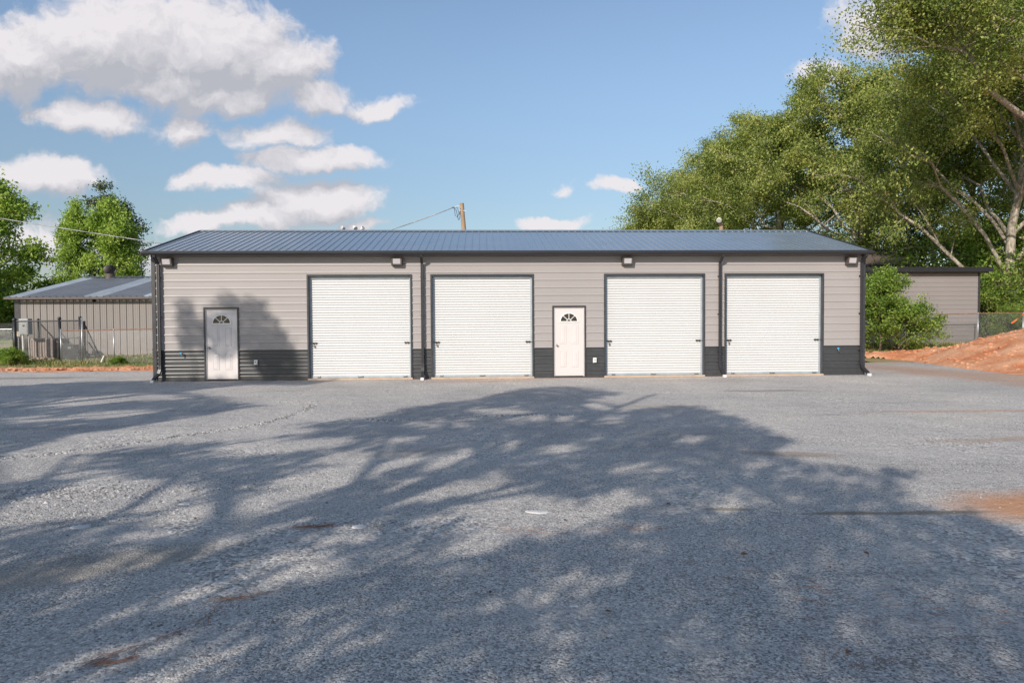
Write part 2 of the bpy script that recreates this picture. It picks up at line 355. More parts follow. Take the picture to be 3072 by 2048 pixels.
# wheel-polished pale streaks running along the building
mp = N(nt, 'ShaderNodeMapping', {'Vector': co, 'Scale': (.16, 1.3, 1), 'Rotation': (0, 0, math.radians(-6))})
stn = N(nt, 'ShaderNodeTexNoise', {'Vector': mp.outputs[0], 'Scale': 1.3, 'Detail': 6., 'Roughness': .6, 'Distortion': .6}).outputs['Fac']
c = N(nt, 'ShaderNodeMix', {'Factor': ramp(nt, stn, [(.50, (0,0,0)), (.66, (.40,)*3)]), 'A': c, 'B': (.50, .47, .45, 1)}, data_type='RGBA').outputs['Result']
c = N(nt, 'ShaderNodeMix', {'Factor': ramp(nt, stn, [(.30, (.30,)*3), (.42, (0,0,0))]), 'A': c, 'B': (.13, .13, .135, 1)}, data_type='RGBA').outputs['Result']
# clay and mud stains: (x, y, half length, half width, turn, colour, strength)
def stain(c, x, y, a, b_, rot, col, st, ns=1.4, nk=.9, edge=.5):
    d = N(nt, 'ShaderNodeVectorMath', {0: co, 1: (x, y, 0)}, operation='SUBTRACT').outputs[0]
    q = N(nt, 'ShaderNodeMapping', {'Vector': d, 'Rotation': (0, 0, -math.radians(rot)), 'Scale': (1, 1, 0)}).outputs[0]
    q = N(nt, 'ShaderNodeVectorMath', {0: q, 1: (1/a, 1/b_, 0)}, operation='MULTIPLY').outputs[0]
    l = N(nt, 'ShaderNodeVectorMath', {0: q}, operation='LENGTH').outputs['Value']
    n = N(nt, 'ShaderNodeTexNoise', {'Vector': co, 'Scale': ns, 'Detail': 6.}).outputs['Fac']
    e = N(nt, 'ShaderNodeMath', {0: n, 1: nk, 2: l}, operation='MULTIPLY_ADD').outputs[0]
    f = N(nt, 'ShaderNodeMapRange', {'Value': e, 'From Min': 1.+nk*.5, 'From Max': 1.+nk*.5-edge, 'To Min': 0., 'To Max': st}).outputs[0]
    return N(nt, 'ShaderNodeMix', {'Factor': f, 'A': c, 'B': (*col, 1)}, data_type='RGBA').outputs['Result']
clay = (.46, .25, .15); mud = (.23, .185, .13)
c = stain(c, 4.85, -14.85, 1.45, .85, -4, (.52, .27, .15), .95, nk=.5)
c = stain(c, 3.3, -14.87, .8, .07, 2, mud, .75, nk=.6); c = stain(c, 2.55, -14.86, .45, .07, 0, mud, .8, nk=.5)
c = stain(c, 1.6, -14.68, .30, .06, -4, mud, .7, nk=.5); c = stain(c, 3.3, -12.2, .7, .25, -20, (.26,.2,.15), .6)
c = stain(c, -3.4, -15.75, 1.3, .35, 25, (.24, .215, .18), .5); c = stain(c, -3.9, -16.2, 1.4, .25, 25, (.33, .29, .25), .45)
c = stain(c, -.6, -.9, 2.4, .5, 0, clay, .45); c = stain(c, .2, -.1, 12., .30, 0, clay, .5, nk=.7); c = stain(c, 5.5, -1.4, 3., .6, 0, (.40,.30,.24), .35)
c = stain(c, 14.5, -2., 2., 9, 8, clay, .55, ns=.8); c = stain(c, 13.5, 6.5, 4, 2, 0, clay, .5); c = stain(c, 9., -8.5, 3., .2, -3, clay, .5); c = stain(c, 7.5, -11.3, 2.2, .25, 3, (.40,.28,.2), .5)
c = stain(c, 6.2, -4.6, 1.4, .28, 0, (.20,.18,.16), .55); c = stain(c, 3., -7.2, 1.3, .2, 0, (.40,.33,.24), .5); c = stain(c, -1.5, -11.7, 1., .3, 15, (.38,.33,.29), .5)
c = stain(c, -16, 1.8, 4, .5, 2, (.19,.17,.15), .65); c = stain(c, -22, 2., 3, .4, 2, (.19,.17,.15), .6)
nt.links.new(c, b.inputs['Base Color']); b.inputs['Roughness'].default_value = .93; b.inputs['Specular IOR Level'].default_value = .25
h = N(nt, 'ShaderNodeMix', {'Factor': zf, 'A': v1.outputs['Distance'], 'B': v2.outputs['Distance']}, data_type='FLOAT').outputs['Result']
bp = N(nt, 'ShaderNodeBump', {'Height': h, 'Strength': .62, 'Distance': .010}, invert=True)
bp2 = N(nt, 'ShaderNodeBump', {'Height': N(nt, 'ShaderNodeTexNoise', {'Vector': co, 'Scale': 3.5, 'Detail': 7., 'Roughness': .7}).outputs['Fac'], 'Strength': .55, 'Distance': .10, 'Normal': bp.outputs[0]})
nt.links.new(bp2.outputs[0], b.inputs['Normal'])
M['gravel'] = m
RE = np.array([(-60, 15.2), (-24, 14.9), (-12, 15.0), (-4, 15.3), (-1, 15.64), (.1, 15.76), (2.5, 16.1), (5, 16.7), (6.4, 17.0), (7.4, 16.6), (8.2, 15.5), (8.9, 12.2)])  # (y, x) of the lot's right edge
def right_edge(y): return np.interp(y, RE[:,0], RE[:,1])
def gz(x, y): return .018*lobes(x, y, .8, 3)+.010*lobes(x, y, 3.1, 4)
def fade(x, y): return np.clip(-y/2.5, 0, 1)*1.0
xs = np.concatenate([np.arange(-46, -12, .6), np.arange(-12, 13, .16), np.arange(13, 18, .2)]); ys = np.concatenate([np.arange(-50, -19, .8), np.arange(-19, -6, .12), np.arange(-6, 9.3, .25)])
X, Y = np.meshgrid(xs, ys); Z = gz(X, Y)*fade(X, Y)+.004
lim = 4.6+.25*lobes(X, Y, 1.1, 8)
inside = np.where(X < -9, Y < lim, np.where(X > 11.3, X < right_edge(Y)+.25*lobes(X, Y, 1.5, 9)+.3, Y < 4))
g = gridmesh('gravel_lot', X, Y, Z, M['gravel'], keep=inside); tag(g, kind='structure')

# orange clay
m, nt, b = mat('orange_clay'); co = N(nt, 'ShaderNodeTexCoord').outputs['Object']
n1 = N(nt, 'ShaderNodeTexNoise', {'Vector': co, 'Scale': .9, 'Detail': 9., 'Roughness': .68}).outputs['Fac']
n2 = N(nt, 'ShaderNodeTexNoise', {'Vector': co, 'Scale': 14., 'Detail': 8., 'Roughness': .7}).outputs['Fac']
f = N(nt, 'ShaderNodeMath', {0: n2, 1: .45, 2: n1}, operation='MULTIPLY_ADD').outputs[0]
nt.links.new(ramp(nt, f, [(.45, (.36, .10, .04)), (.64, (.58, .225, .10)), (.84, (.72, .40, .24))]), b.inputs['Base Color']); b.inputs['Roughness'].default_value = .95
nt.links.new(N(nt, 'ShaderNodeBump', {'Height': f, 'Strength': 1., 'Distance': .12}).outputs[0], b.inputs['Normal'])
M['clay'] = m
xs = np.arange(-48, -10.3, .12); ys = np.arange(4.0, 8.3, .10); X, Y = np.meshgrid(xs, ys)
e = 1-np.abs((Y-(5.5+.3*lobes(X, Y, .6, 12)))/(.85+.4*lobes(X, Y*0, .9, 13)))
Z = np.clip(e, -.4, 1)*.06+.07*lobes(X, Y, 4., 14)*np.clip(e, 0, 1)+.03*rngG.normal(size=X.shape)*np.clip(e*2, 0, 1)+terrain(X, Y)
g = gridmesh('clay_strip', X, Y, Z-.01, M['clay'], keep=e > -.35); tag(g, kind='structure')
xs = np.arange(11.0, 36, .14); ys = np.arange(-16, 13.5, .14); X, Y = np.meshgrid(xs, ys)
d = X-right_edge(Y); dn = np.clip(d, 0, None)
dn = np.clip(X-np.maximum(right_edge(Y), 15.7), 0, None)
hb = 1.95*(1-np.exp(-dn/3.6))*np.exp(-((Y-4.6)/np.where(Y > 4.6, 3.0, 4.6))**2)*(1-np.clip((dn-9)/9, 0, 1)*.5)
hs = .05+np.clip((8.9-np.abs(Y-8.2)*2.2)/9, 0, .1)
Z = terrain(X, Y)+np.where(d > 0, hb+.03, -.03)+(.05*lobes(X, Y, 1.2, 21)+.035*lobes(X, Y, 4.2, 22)+.012*rngG.normal(size=X.shape))*np.clip(d/1.2, 0, 1)
keep = (d > -.2) & (Y < 11.3+.6*lobes(X, Y, .7, 23)) & ((Y > -15) | (X > 15)) & ~((X < 16.5) & (Y > 9.6+.3*lobes(X, Y, 1., 24)))
g = gridmesh('clay_mound', X, Y, Z, M['clay'], keep=keep); tag(g, kind='structure')
# clods on the clay
def lump(mb, x, y, z, r, rs):
    vs = []
    ph = rs.uniform(0, 6.28)
    for k, (rad, h) in enumerate(((.8, -.2), (1., .25), (.55, .62))):
        for j in range(6):
            w = j*math.pi/3+ph+k*.4; q = rad*r*rs.uniform(.7, 1.2); vs.append((x+q*math.cos(w), y+q*math.sin(w), z+h*r*rs.uniform(.8, 1.1)))
    vs.append((x, y, z+.75*r)); fs = [(j, (j+1)%6, 6+(j+1)%6, 6+j) for j in range(6)]+[(6+j, 6+(j+1)%6, 12+(j+1)%6, 12+j) for j in range(6)]+[(12+j, 12+(j+1)%6, 18) for j in range(6)]
    mb.add(vs, fs)
rs = random.Random(3); mb = MB()
Zi = lambda x, y: float(Z[min(len(ys)-1, max(0, int((y+16)/.14))), min(len(xs)-1, max(0, int((x-11)/.14)))])
for i in range(1100):
    y = rs.uniform(-3, 9); x = float(right_edge(y))+abs(rs.gauss(0, 1))*3.0
    if x < 34: lump(mb, x, y, Zi(x, y)-.01, rs.choice((.02, .03, .04, .05, .09)), rs)
for i in range(900):
    x = rs.uniform(-30, -10.6); y = 5.6+rs.gauss(0, .45); lump(mb, x, y, .06, rs.choice((.02, .03, .04, .07)), rs)
tag(mb.build('clay_clods', M['clay']), 'small orange clay clods strewn over the mound and strip', 'clods', kind='stuff')

# ---------------------------------------------------------------- corrugated panels
RIB = .2286
MAJOR = [(0, 0), (.060, 0), (.064, .003), (.078, .003), (.082, 0), (.125, 0), (.129, .003), (.143, .003), (.147, 0), (.176, 0), (.186, .019), (.211, .019), (.2235, .0155), (.2286, 0)]
def profile(t0, t1, phase=0., prof=MAJOR, period=RIB, scale=1.):
    out = []; k = math.floor((t0-phase)/period)-1
    while k*period+phase < t1+period:
        for (t, d) in prof[:-1]: out.append((k*period+phase+t, d*scale))
        k += 1
    T = np.array([o[0] for o in out]); Dp = np.array([o[1] for o in out])
    inner = [(t, d) for t, d in out if t0+1e-4 < t < t1-1e-4]
    return [(t0, float(np.interp(t0, T, Dp)))]+inner+[(t1, float(np.interp(t1, T, Dp)))]
def panel(mb, fn, s0, s1, t0, t1, phase=0., **kw):
    """fn(s, t, d) -> xyz ; ribs run along s. s0, s1 may be functions of t"""
    p = profile(t0, t1, phase, **kw); f0 = s0 if callable(s0) else (lambda t: s0); f1 = s1 if callable(s1) else (lambda t: s1)
    vs = []
    for t, d in p: vs += [fn(f0(t), t, d), fn(f1(t), t, d)]
    mb.add(vs, [(2*i, 2*i+1, 2*i+3, 2*i+2) for i in range(len(p)-1)])

# ---------------------------------------------------------------- the garage
XL, XR, EZ, RY, RZ, BY = -10.25, 11.26, 3.72, 3.9, 4.94, 8.1
WT = .91
bld = thing('garage_building', 'long light grey metal garage with four white roll-up doors and charcoal wainscot', 'garage', (.5, 4, 0))
DX = [-5.762, -2.099, 3.149, 6.868]; DW = 3.11; DH = 3.15; TR = .05
ED = [(-8.79, -7.77), (1.57, 2.59)]; EH = 2.19
opens = sorted([(x, x+DW, DH) for x in DX]+[(a, b_, EH) for a, b_ in ED])
WPROF = [(0, 0), (.084, 0), (.091, .008), (.104, .008), (.118, .004), (.124, 0), (.174, 0), (.184, .019), (.207, .019), (.2225, .0145), (.2286, 0)]
sid = MB(); wai = MB(); fr = lambda s, t, d: (s, -d, t)
cur = XL
for (a, b_, top) in opens+[(XR, XR, 0)]:
    panel(sid, fr, cur, a, WT, EZ+.06, .03); panel(wai, fr, cur, a, .03, WT-.012, .03, prof=WPROF)
    if top: panel(sid, fr, a, b_, top, EZ+.06, .03)
    cur = b_
slope = (RZ-EZ)/(RY+.0)
def gab(t): return 0. if t <= EZ else (t-EZ)/slope
for x, sg in ((XL, -1), (XR, 1)):
    fs = (lambda x, sg: (lambda s, t, d: (x+sg*d, s, t)))(x, sg)
    panel(sid, fs, gab, lambda t: BY-gab(t)*(BY-RY)/RY, WT, RZ-.05, .03); panel(wai, fs, 0., BY, .03, WT-.012, .03, prof=WPROF)
fb = lambda s, t, d: (s, BY+d, t)
panel(sid, fb, XL, XR, WT, EZ, .03); panel(wai, fb, XL, XR, .03, WT-.012, .03)
sid.build('wall', M['siding'], bld); wai.build('wainscot', M['wainscot'], bld)
# trims: wainscot cap, corners, base
t = MB(); cur = XL
for (a, b_, top) in opens+[(XR, XR, 0)]:
    if a-cur > .02: t.box(cur+.002, a-.002, -.028, -.001, WT-.016, WT+.014); t.box(cur+.002, a-.002, -.024, -.001, 0.0, .045)
    cur = b_
t.split('wainscot_trim', M['wainscot'], bld)
for x0, x1 in ((XL-.025, XL+.085), (XR-.085, XR+.025)):
    t = MB(); t.box(x0, x1, -.032, .10, 0, EZ); t.build('corner_trim', M['trim'], bld)
f_ = MB(); f_.box(XL+.02, XR-.02, .05, BY-.02, -.3, .035)
for x in DX: f_.box(x+.003, x+DW-.003, -.05, .049, -.2, .052)
f_.build('foundation', M['concrete'], bld)
inn = MB()
inn.box(XL+.1, XR-.1, .30, .34, .036, 3.6); inn.build('inner_partition', M['black_steel'], bld)
# roof
EY = -.29; OX0, OX1 = -10.40, 11.34; LEN = math.hypot(RY-EY, RZ+.02-3.80); ang = math.atan2(RZ+.02-3.80, RY-EY)
rf = MB()
def rfn(s, t, d): return (t, EY+s*math.cos(ang)-d*math.sin(ang), 3.80+s*math.sin(ang)+d*math.cos(ang))
def rbk(s, t, d): return (t, 2*RY-EY-s*math.cos(ang)+d*math.sin(ang), 3.80+s*math.sin(ang)+d*math.cos(ang))
panel(rf, rfn, 0., LEN, OX0, OX1, .07, scale=1.05); panel(rf, rbk, 0., LEN, OX0, OX1, .07, scale=1.05)
def under(s, t): return (t, EY+s*math.cos(ang), 3.80+s*math.sin(ang)-.015)
rf.add([under(0, OX0), under(0, OX1), under(LEN, OX1), under(LEN, OX0)], [(0,1,2,3)])
rf.add([(OX0, 2*RY-EY, 3.785), (OX1, 2*RY-EY, 3.785), under(LEN, OX1), under(LEN, OX0)], [(3,2,1,0)])
rc = MB(); a_ = .16
for sg in (-1, 1):
    rc.add([(OX0-.005, RY, RZ+.062), (OX1+.005, RY, RZ+.062), (OX1+.005, RY+sg*a_, RZ+.062-a_*math.tan(ang)), (OX0-.005, RY+sg*a_, RZ+.062-a_*math.tan(ang))], [(0,1,2,3)])
    rc.add([(OX0-.005, RY+sg*a_, RZ+.062-a_*math.tan(ang)), (OX1+.005, RY+sg*a_, RZ+.062-a_*math.tan(ang)), (OX1+.005, RY+sg*a_, RZ+.04-a_*math.tan(ang)), (OX0-.005, RY+sg*a_, RZ+.04-a_*math.tan(ang))], [(0,1,2,3)])
rc.build('ridge_cap', M['roof'], bld)
rk = MB()
for x0, x1 in ((OX0-.012, OX0+.05), (OX1-.05, OX1+.012)):
    for sgn, y0 in ((1, EY), (-1, 2*RY-EY)):
        p = [(y0, 3.835), (RY, RZ+.06), (RY, RZ-.09), (y0, 3.69)]; rk.prism(p, 'x', x0, x1)
rk.split('rake_trim', M['gutter'], bld)
for i in range(int((OX1-OX0)/RIB)):
    for s_ in (.35, 1.25, 2.15, 3.05, 3.95):
        x, y, z = rfn(s_, OX0+.16+i*RIB, .004); rf.box(x-.009, x+.009, y-.009, y+.009, z-.004, z+.008)
rf.build('roof', M['roof'], bld)
gt = MB()   # box gutter with a rolled lip
gp = [(EY-.105, 3.800), (EY-.125, 3.790), (EY-.118, 3.742), (EY-.085, 3.705), (EY+.01, 3.705), (EY+.01, 3.83), (EY+.004, 3.83), (EY+.004, 3.714), (EY-.08, 3.714), (EY-.105, 3.75), (EY-.110, 3.786)]
gt.prism(gp, 'x', OX0-.006, OX1+.006); gt.build('gutter', M['gutter'], bld)
so = MB(); so.box(XL, XR, EY+.012, -.021, 3.745, 3.76); so.build('soffit', M['gutter'], bld)
# downspouts
def downspout(x, side):
    w = .038; dsn = MB()
    path = [(x, EY-.05, 3.70), (x, EY-.05, 3.66), (x, -.10, 3.46), (x, -.10, .46)]
    def strip(path, wx=w, wy=.03):
        n = len(path); vs = []
        for i, p in enumerate(path):
            a = path[max(0, i-1)]; b_ = path[min(n-1, i+1)]; t_ = Vector(b_)-Vector(a); t_.normalize()
            xa = Vector((1, 0, 0)) - t_*t_.x; xa.normalize() if xa.length > .2 else None
            ya = t_.cross(xa); ya.normalize()
            for (q, r_) in ((-1,-1),(-.35,-1),(-.25,-.75),(.25,-.75),(.35,-1),(1,-1),(1,1),(-1,1)):
                vs.append(tuple(Vector(p)+xa*q*wx+ya*(-r_)*wy))
        return vs, [(i*8+j, i*8+(j+1)%8, (i+1)*8+(j+1)%8, (i+1)*8+j) for i in range(n-1) for j in range(8)]+[tuple(range(8)), tuple(range(8*n-1, 8*n-9, -1))]
    dsn.add(*strip(path)); o = dsn.build('downspout', M['gutter'], bld)
    e = MB(); e.add(*strip([(x, -.10, .48), (x, -.11, .36), (x+side*.02, -.15, .24), (x+side*.09, -.26, .12), (x+side*.11, -.32, .055)], w+.004, .034)); e.build('elbow', M['gutter'], o)
    st = MB()
    for z in (3.05, 1.9, .75): st.box(x-w-.012, x+w+.012, -.136, -.02, z, z+.03)
    st.split('strap', M['gutter'], o)
    en = MB(); en.box(x+side*.11-.045, x+side*.11+.045, -.40, -.31, .0, .075); en.build('outlet_end', M['white_plastic'], o)
for x, s in ((-10.04, -1), (-2.34, 0), (6.70, .5), (11.13, 1)): downspout(x, s)
# roll-up doors
SL = [(0, .006), (.004, 0), (.012, -.006+.014), (.030, .016), (.052, .015), (.066, .009), (.071, 0), (.0762, .006-.010)]
def rolldoor(x):
    y = .115; x0, x1 = x+TR, x+DW-TR; zt = DH-TR
    m_ = MB(); panel(m_, lambda s, t, d: (s, y-d, t), x0+.045, x1-.03, .10, zt-.05, .1, prof=[(0, -.014), (.0045, -.013), (.0065, .004), (.018, .0115), (.040, .0145), (.060, .0115), (.070, .004), (.0715, -.013), (.0762, -.014)], period=.0762, scale=1.15)
    d_ = m_.build('roll_up_door', M['white_door'], bld)
    q = MB(); q.box(x0, x0+.065, y-.032, y+.03, .052, zt); q.box(x1-.048, x1, y-.032, y+.03, .052, zt); q.split('guide', M['galv_dull'], d_)
    q = MB(); q.box(x0+.067, x1-.05, y-.03, y+.02, .054, .118); q.build('bottom_bar', M['galv_dull'], d_)
    q = MB(); q.box(x0+.001, x1-.001, y-.045, y+.2, zt-.075, zt-.001); q.build('header_hood', M['galv_dull'], d_)
    q = MB(); q.box(x, x+TR, -.036, .16, .0, DH); q.box(x+DW-TR, x+DW, -.036, .16, .0, DH); q.box(x+TR, x+DW-TR, -.036, .16, zt, DH); q.build('door_frame', M['trim'], d_)
    for xx, lock in ((x0+.06, True), (x1-.20, False)):
        q = MB(); q.box(xx, xx+.15, y-.040, y-.012, 1.085, 1.125); q.box(xx+.02, xx+.04, y-.056, y-.03, 1.075, 1.135); q.box(xx+.10, xx+.12, y-.056, y-.03, 1.075, 1.135)
        q.tube([(xx-.05 if lock else xx+.02, y-.05, 1.105), (xx+.12 if lock else xx+.19, y-.05, 1.105)], .008, 6)
        sl = q.build('slide_latch', M['latch'], d_)
        if lock:
            q = MB(); q.box(xx+.045, xx+.085, y-.075, y-.05, .985, 1.035); q.tube([(xx+.052, y-.062, 1.03), (xx+.052, y-.062, 1.07), (xx+.065, y-.062, 1.085), (xx+.078, y-.062, 1.07), (xx+.078, y-.062, 1.03)], .005, 6); q.build('padlock', M['brass'], d_)
    for xx, w_ in ((x+.30, .09), (x+DW/2-.02, .15), (x1-.19, .11)):
        q = MB(); q.box(xx-w_/2, xx+w_/2, y-.075, y-.030, .085, .105); q.box(xx-w_/2, xx-w_/2+.02, y-.05, y-.030, .07, .12); q.box(xx+w_/2-.02, xx+w_/2, y-.05, y-.030, .07, .12); q.build('lift_handle', M['galv'], d_)
for x in DX: rolldoor(x)
# entry doors
def entrydoor(xa, xb):
    zt = EH-.05; x0, x1 = xa+.075, xb-.075; y = .015; z0, z1 = .06, zt-.03
    q = MB()
    q.box(x0, x1, y, y+.045, z0, z1)
    w = x1-x0; cx = (x0+x1)/2
    for (pz0, pz1) in ((z0+.26, z0+.76), (z0+.97, z0+1.55)):
        for (px0, px1) in ((x0+.17*w, cx-.09*w), (cx+.09*w, x1-.17*w)):
            # moulded raised panel: rim, groove, field
            e = .0
            def ring(o): return [(px0+o, pz0+o), (px1-o, pz0+o), (px1-o, pz1-o), (px0+o, pz1-o)]
            prof = [(0, -.001), (.008, -.009), (.020, -.009), (.030, -.002), (.038, -.004), (.055, -.010)]
            vs = []
            for o, d in prof: vs += [(a, y+d, b_) for a, b_ in ring(o)]
            fs = [(4*i+j, 4*i+(j+1)%4, 4*i+4+(j+1)%4, 4*i+4+j) for i in range(len(prof)-1) for j in range(4)]; fs.append(tuple(4*(len(prof)-1)+j for j in range(4)))
            q.add(vs, fs)
    d_ = q.build('entry_door', M['entry_door'], bld)
    # half-round sunburst window
    R_ = .25; zc = z0+1.66; fm = MB(); n = 20
    arc = lambda r, a: (cx+r*math.cos(a), zc+r*.92*math.sin(a))
    for r0, r1 in ((R_, R_+.028), (.055, .075)):
        vs = []
        for i in range(n+1):
            a = math.pi*i/n
            for r_, yy_ in ((r0, y-.002), (r0, y-.018), (r1, y-.018), (r1, y-.002)): vs.append((arc(r_, a)[0], yy_, arc(r_, a)[1]))
        fm.add(vs, [(4*i+j, 4*i+(j+1)%4, 4*i+4+(j+1)%4, 4*i+4+j) for i in range(n) for j in range(4)])
    for a in (math.radians(45), math.radians(90), math.radians(135)):
        p0 = arc(.07, a); p1 = arc(R_+.005, a); dx, dz = p1[0]-p0[0], p1[1]-p0[1]; L = math.hypot(dx, dz); nx, nz = -dz/L*.009, dx/L*.009
        fm.prism([(p0[0]+nx, p0[1]+nz), (p1[0]+nx, p1[1]+nz), (p1[0]-nx, p1[1]-nz), (p0[0]-nx, p0[1]-nz)], 'y', y-.017, y-.004)
    fm.box(cx-R_-.045, cx+R_+.045, y-.021, y-.001, zc-.032, zc-.002)
    wf = fm.build('fan_window', M['white_plastic'], d_)
    g_ = MB(); g_.add([(cx, y-.0035, zc)]+[(arc(R_+.004, math.pi*i/n)[0], y-.0035, arc(R_+.004, math.pi*i/n)[1]) for i in range(n+1)], [(0, i+1, i+2) for i in range(n)]); g_.build('pane', M['glass'], d_)
    k_ = MB(); kx = x0+.065; kz = z0+.93; k_.tube([(kx, y-.002, kz), (kx, y-.012, kz)], .032, 16); k_.tube([(kx, y-.01, kz), (kx, y-.045, kz)], .012, 10); k_.sphere((kx, y-.06, kz), .029, 14, 10, (1, .8, 1)); k_.build('knob', M['brass'], d_, True)
    j_ = MB(); j_.box(xa+.045, x0-.003, -.005, .06, .045, zt-.0); j_.box(x1+.003, xb-.045, -.005, .06, .045, zt); j_.box(x0-.003, x1+.003, -.005, .06, z1+.003, zt); j_.build('door_jamb', M['entry_door'], d_)
    j_ = MB(); j_.box(xa, xa+.045, -.034, .06, .0, EH); j_.box(xb-.045, xb, -.034, .06, .0, EH); j_.box(xa+.045, xb-.045, -.034, .06, zt, EH); j_.box(xa+.045, xb-.045, -.030, .06, .0, .044); j_.build('door_frame', M['trim'], d_)
for a, b_ in ED: entrydoor(a, b_)
# wall lights under the eave
def walllight(xc, zc=3.525):
    w, h = .165, .125; q = MB()
    yb, yf = -.022, -.20
    vs = [(xc-w, yb, zc-h), (xc+w, yb, zc-h), (xc+w, yb, zc+h), (xc-w, yb, zc+h), (xc-w*.96, yf+.055, zc-h*.92), (xc+w*.96, yf+.055, zc-h*.92), (xc+w*.96, yf, zc+h*.92), (xc-w*.96, yf, zc+h*.92)]
    q.add(vs, [(0,3,2,1), (4,5,6,7), (0,1,5,4), (1,2,6,5), (2,3,7,6), (3,0,4,7)])
    # frame rim
    def P(a, b_, o): t_ = (b_+1)/2; return (xc+a*w*.96, (yf+.055)*(1-t_)+yf*t_-o, zc+b_*h*.92)
    for (a0, a1, b0, b1) in ((-1, -.71, -1, 1), (.71, 1, -1, 1), (-.71, .71, .67, 1), (-.71, .71, -1, -.67)):
        vs = [P(a0,b0,.012), P(a1,b0,.012), P(a1,b1,.012), P(a0,b1,.012), P(a0,b0,-.01), P(a1,b0,-.01), P(a1,b1,-.01), P(a0,b1,-.01)]
        q.add(vs, [(0,1,2,3), (0,4,5,1), (1,5,6,2), (2,6,7,3), (3,7,4,0)])
    o = q.build('wall_light', M['bronze'], bld)
    l = MB(); l.add([P(-.70,-.66,.006), P(.70,-.66,.006), P(.70,.66,.006), P(-.70,.66,.006)], [(0,1,2,3)]); l.build('lens', M['lens'], o)
for x in (-9.78, -3.08, 3.85, 10.80): walllight(x)
# outlets, taps, side fittings
for x, z in ((-7.28, .55), (2.86, .53)):
    q = MB(); q.bevbox(x-.055, x+.055, -.06, -.02, z-.075, z+.075, .006); q.bevbox(x-.045, x+.045, -.085, -.06, z-.06, z+.05, .006); o = q.build('outlet_cover', M['white_plastic'], bld)
    q = MB(); q.box(x-.012, x+.012, -.088, -.0855, z-.01, z+.03); q.build('outlet_slot', M['black_steel'], o)
for x, z in ((-9.42, .82), (10.41, .81)):
    q = MB(); q.tube([(x, -.02, z), (x, -.09, z)], .014, 8); q.tube([(x, -.075, z), (x+.02, -.11, z-.07)], .017, 8); o = q.build('hose_tap', M['brass'], bld)
    q = MB(); q.tube([(x-.012, -.10, z+.02), (x-.012, -.12, z+.02)], .033, 10); q.tube([(x, -.09, z), (x-.012, -.11, z+.02)], .01, 6); q.build('tap_handle', M['blue_plastic'], o)
q = MB(); q.box(XL-.11, XL-.026, .12, .26, .84, .98); q.build('side_junction_box', M['black_steel'], bld)
q = MB(); q.tube([(XL-.02, .35, .90), (XL-.22, .35, .88)], .018, 8); q.build('side_pipe_stub', M['white_plastic'], bld)

# ---------------------------------------------------------------- the shed on the left
SXL, SXR, SY, SEZ, SRY, SRZ = -22.45, -8.6, 12.6, 2.95, 18.6, 4.20
shed = thing('left_shed', 'low taupe shed with vertical ribbed siding and weathered grey metal roof left of the garage', 'shed', (-16, 16, .2))
q = MB(); panel(q, lambda s, t, d: (t, SY-d, s), .1, SEZ, SXL, SXR, .0, period=.3048, prof=[(0,0),(.07,0),(.075,.004),(.095,.004),(.10,0),(.17,0),(.175,.004),(.195,.004),(.20,0),(.262,0),(.276,.03),(.29,.03),(.3048,0)])
sb = 2*SRY-SY
panel(q, lambda s, t, d: (SXL-d, t, s), .1, lambda t: SEZ+(SRZ-SEZ)*(1-abs(t-SRY)/(SRY-SY)), SY, sb, .0, period=.3048)
panel(q, lambda s, t, d: (SXR+d, t, s), .1, lambda t: SEZ+(SRZ-SEZ)*(1-abs(t-SRY)/(SRY-SY)), SY, sb, .0, period=.3048)
panel(q, lambda s, t, d: (t, sb+d, s), .1, SEZ, SXL, SXR, .0, period=.3048)
q.build('wall', M['siding_tan'], shed)
q = MB(); L2 = math.hypot(SRY-SY+.3, SRZ-SEZ+.06); a2 = math.atan2(SRZ-SEZ+.06, SRY-SY+.3)
panel(q, lambda s, t, d: (t, SY-.3+s*math.cos(a2)-d*math.sin(a2), SEZ+.06+s*math.sin(a2)+d*math.cos(a2)), 0., L2, SXL-.3, SXR+.3, .1, period=.3048, scale=1.6)
panel(q, lambda s, t, d: (t, sb+.3-s*math.cos(a2)+d*math.sin(a2), SEZ+.06+s*math.sin(a2)+d*math.cos(a2)), 0., L2, SXL-.3, SXR+.3, .1, period=.3048, scale=1.6)
q.build('roof', M['roof_left'], shed)
q = MB()
for sg in (-1, 1): q.add([(SXL-.3, SRY, SRZ+.19), (SXR+.3, SRY, SRZ+.19), (SXR+.3, SRY+sg*.2, SRZ+.15), (SXL-.3, SRY+sg*.2, SRZ+.15)], [(0,1,2,3)])
q.build('ridge_cap', M['galv'], shed)
q = MB(); q.box(SXL-.3, SXR+.3, SY-.40, SY-.301, SEZ-.05, SEZ+.055); q.build('gutter', M['bronze'], shed)
q = MB(); q.box(SXL-.05, SXL+.16, SY-.045, SY+.1, .1, SEZ); q.build('corner_trim', M['trim'], shed)
q = MB(); q.box(SXL-.02, SXR, SY-.03, SY+.2, -.1, .22); q.build('foundation', M['concrete'], shed)
# roof rake flashing
q = MB(); q.prism([(SY-.3, SEZ+.03), (SRY, SRZ+.12), (SRY, SRZ+.02), (SY-.3, SEZ-.05)], 'x', SXL-.34, SXL-.302); q.split('rake_trim', M['galv_dull'], shed)
q = MB(); q.sphere((SXL+3.6, SY-.06, SEZ-.12), .07, 10, 8); q.build('camera_dome', M['black_steel'], shed, True)
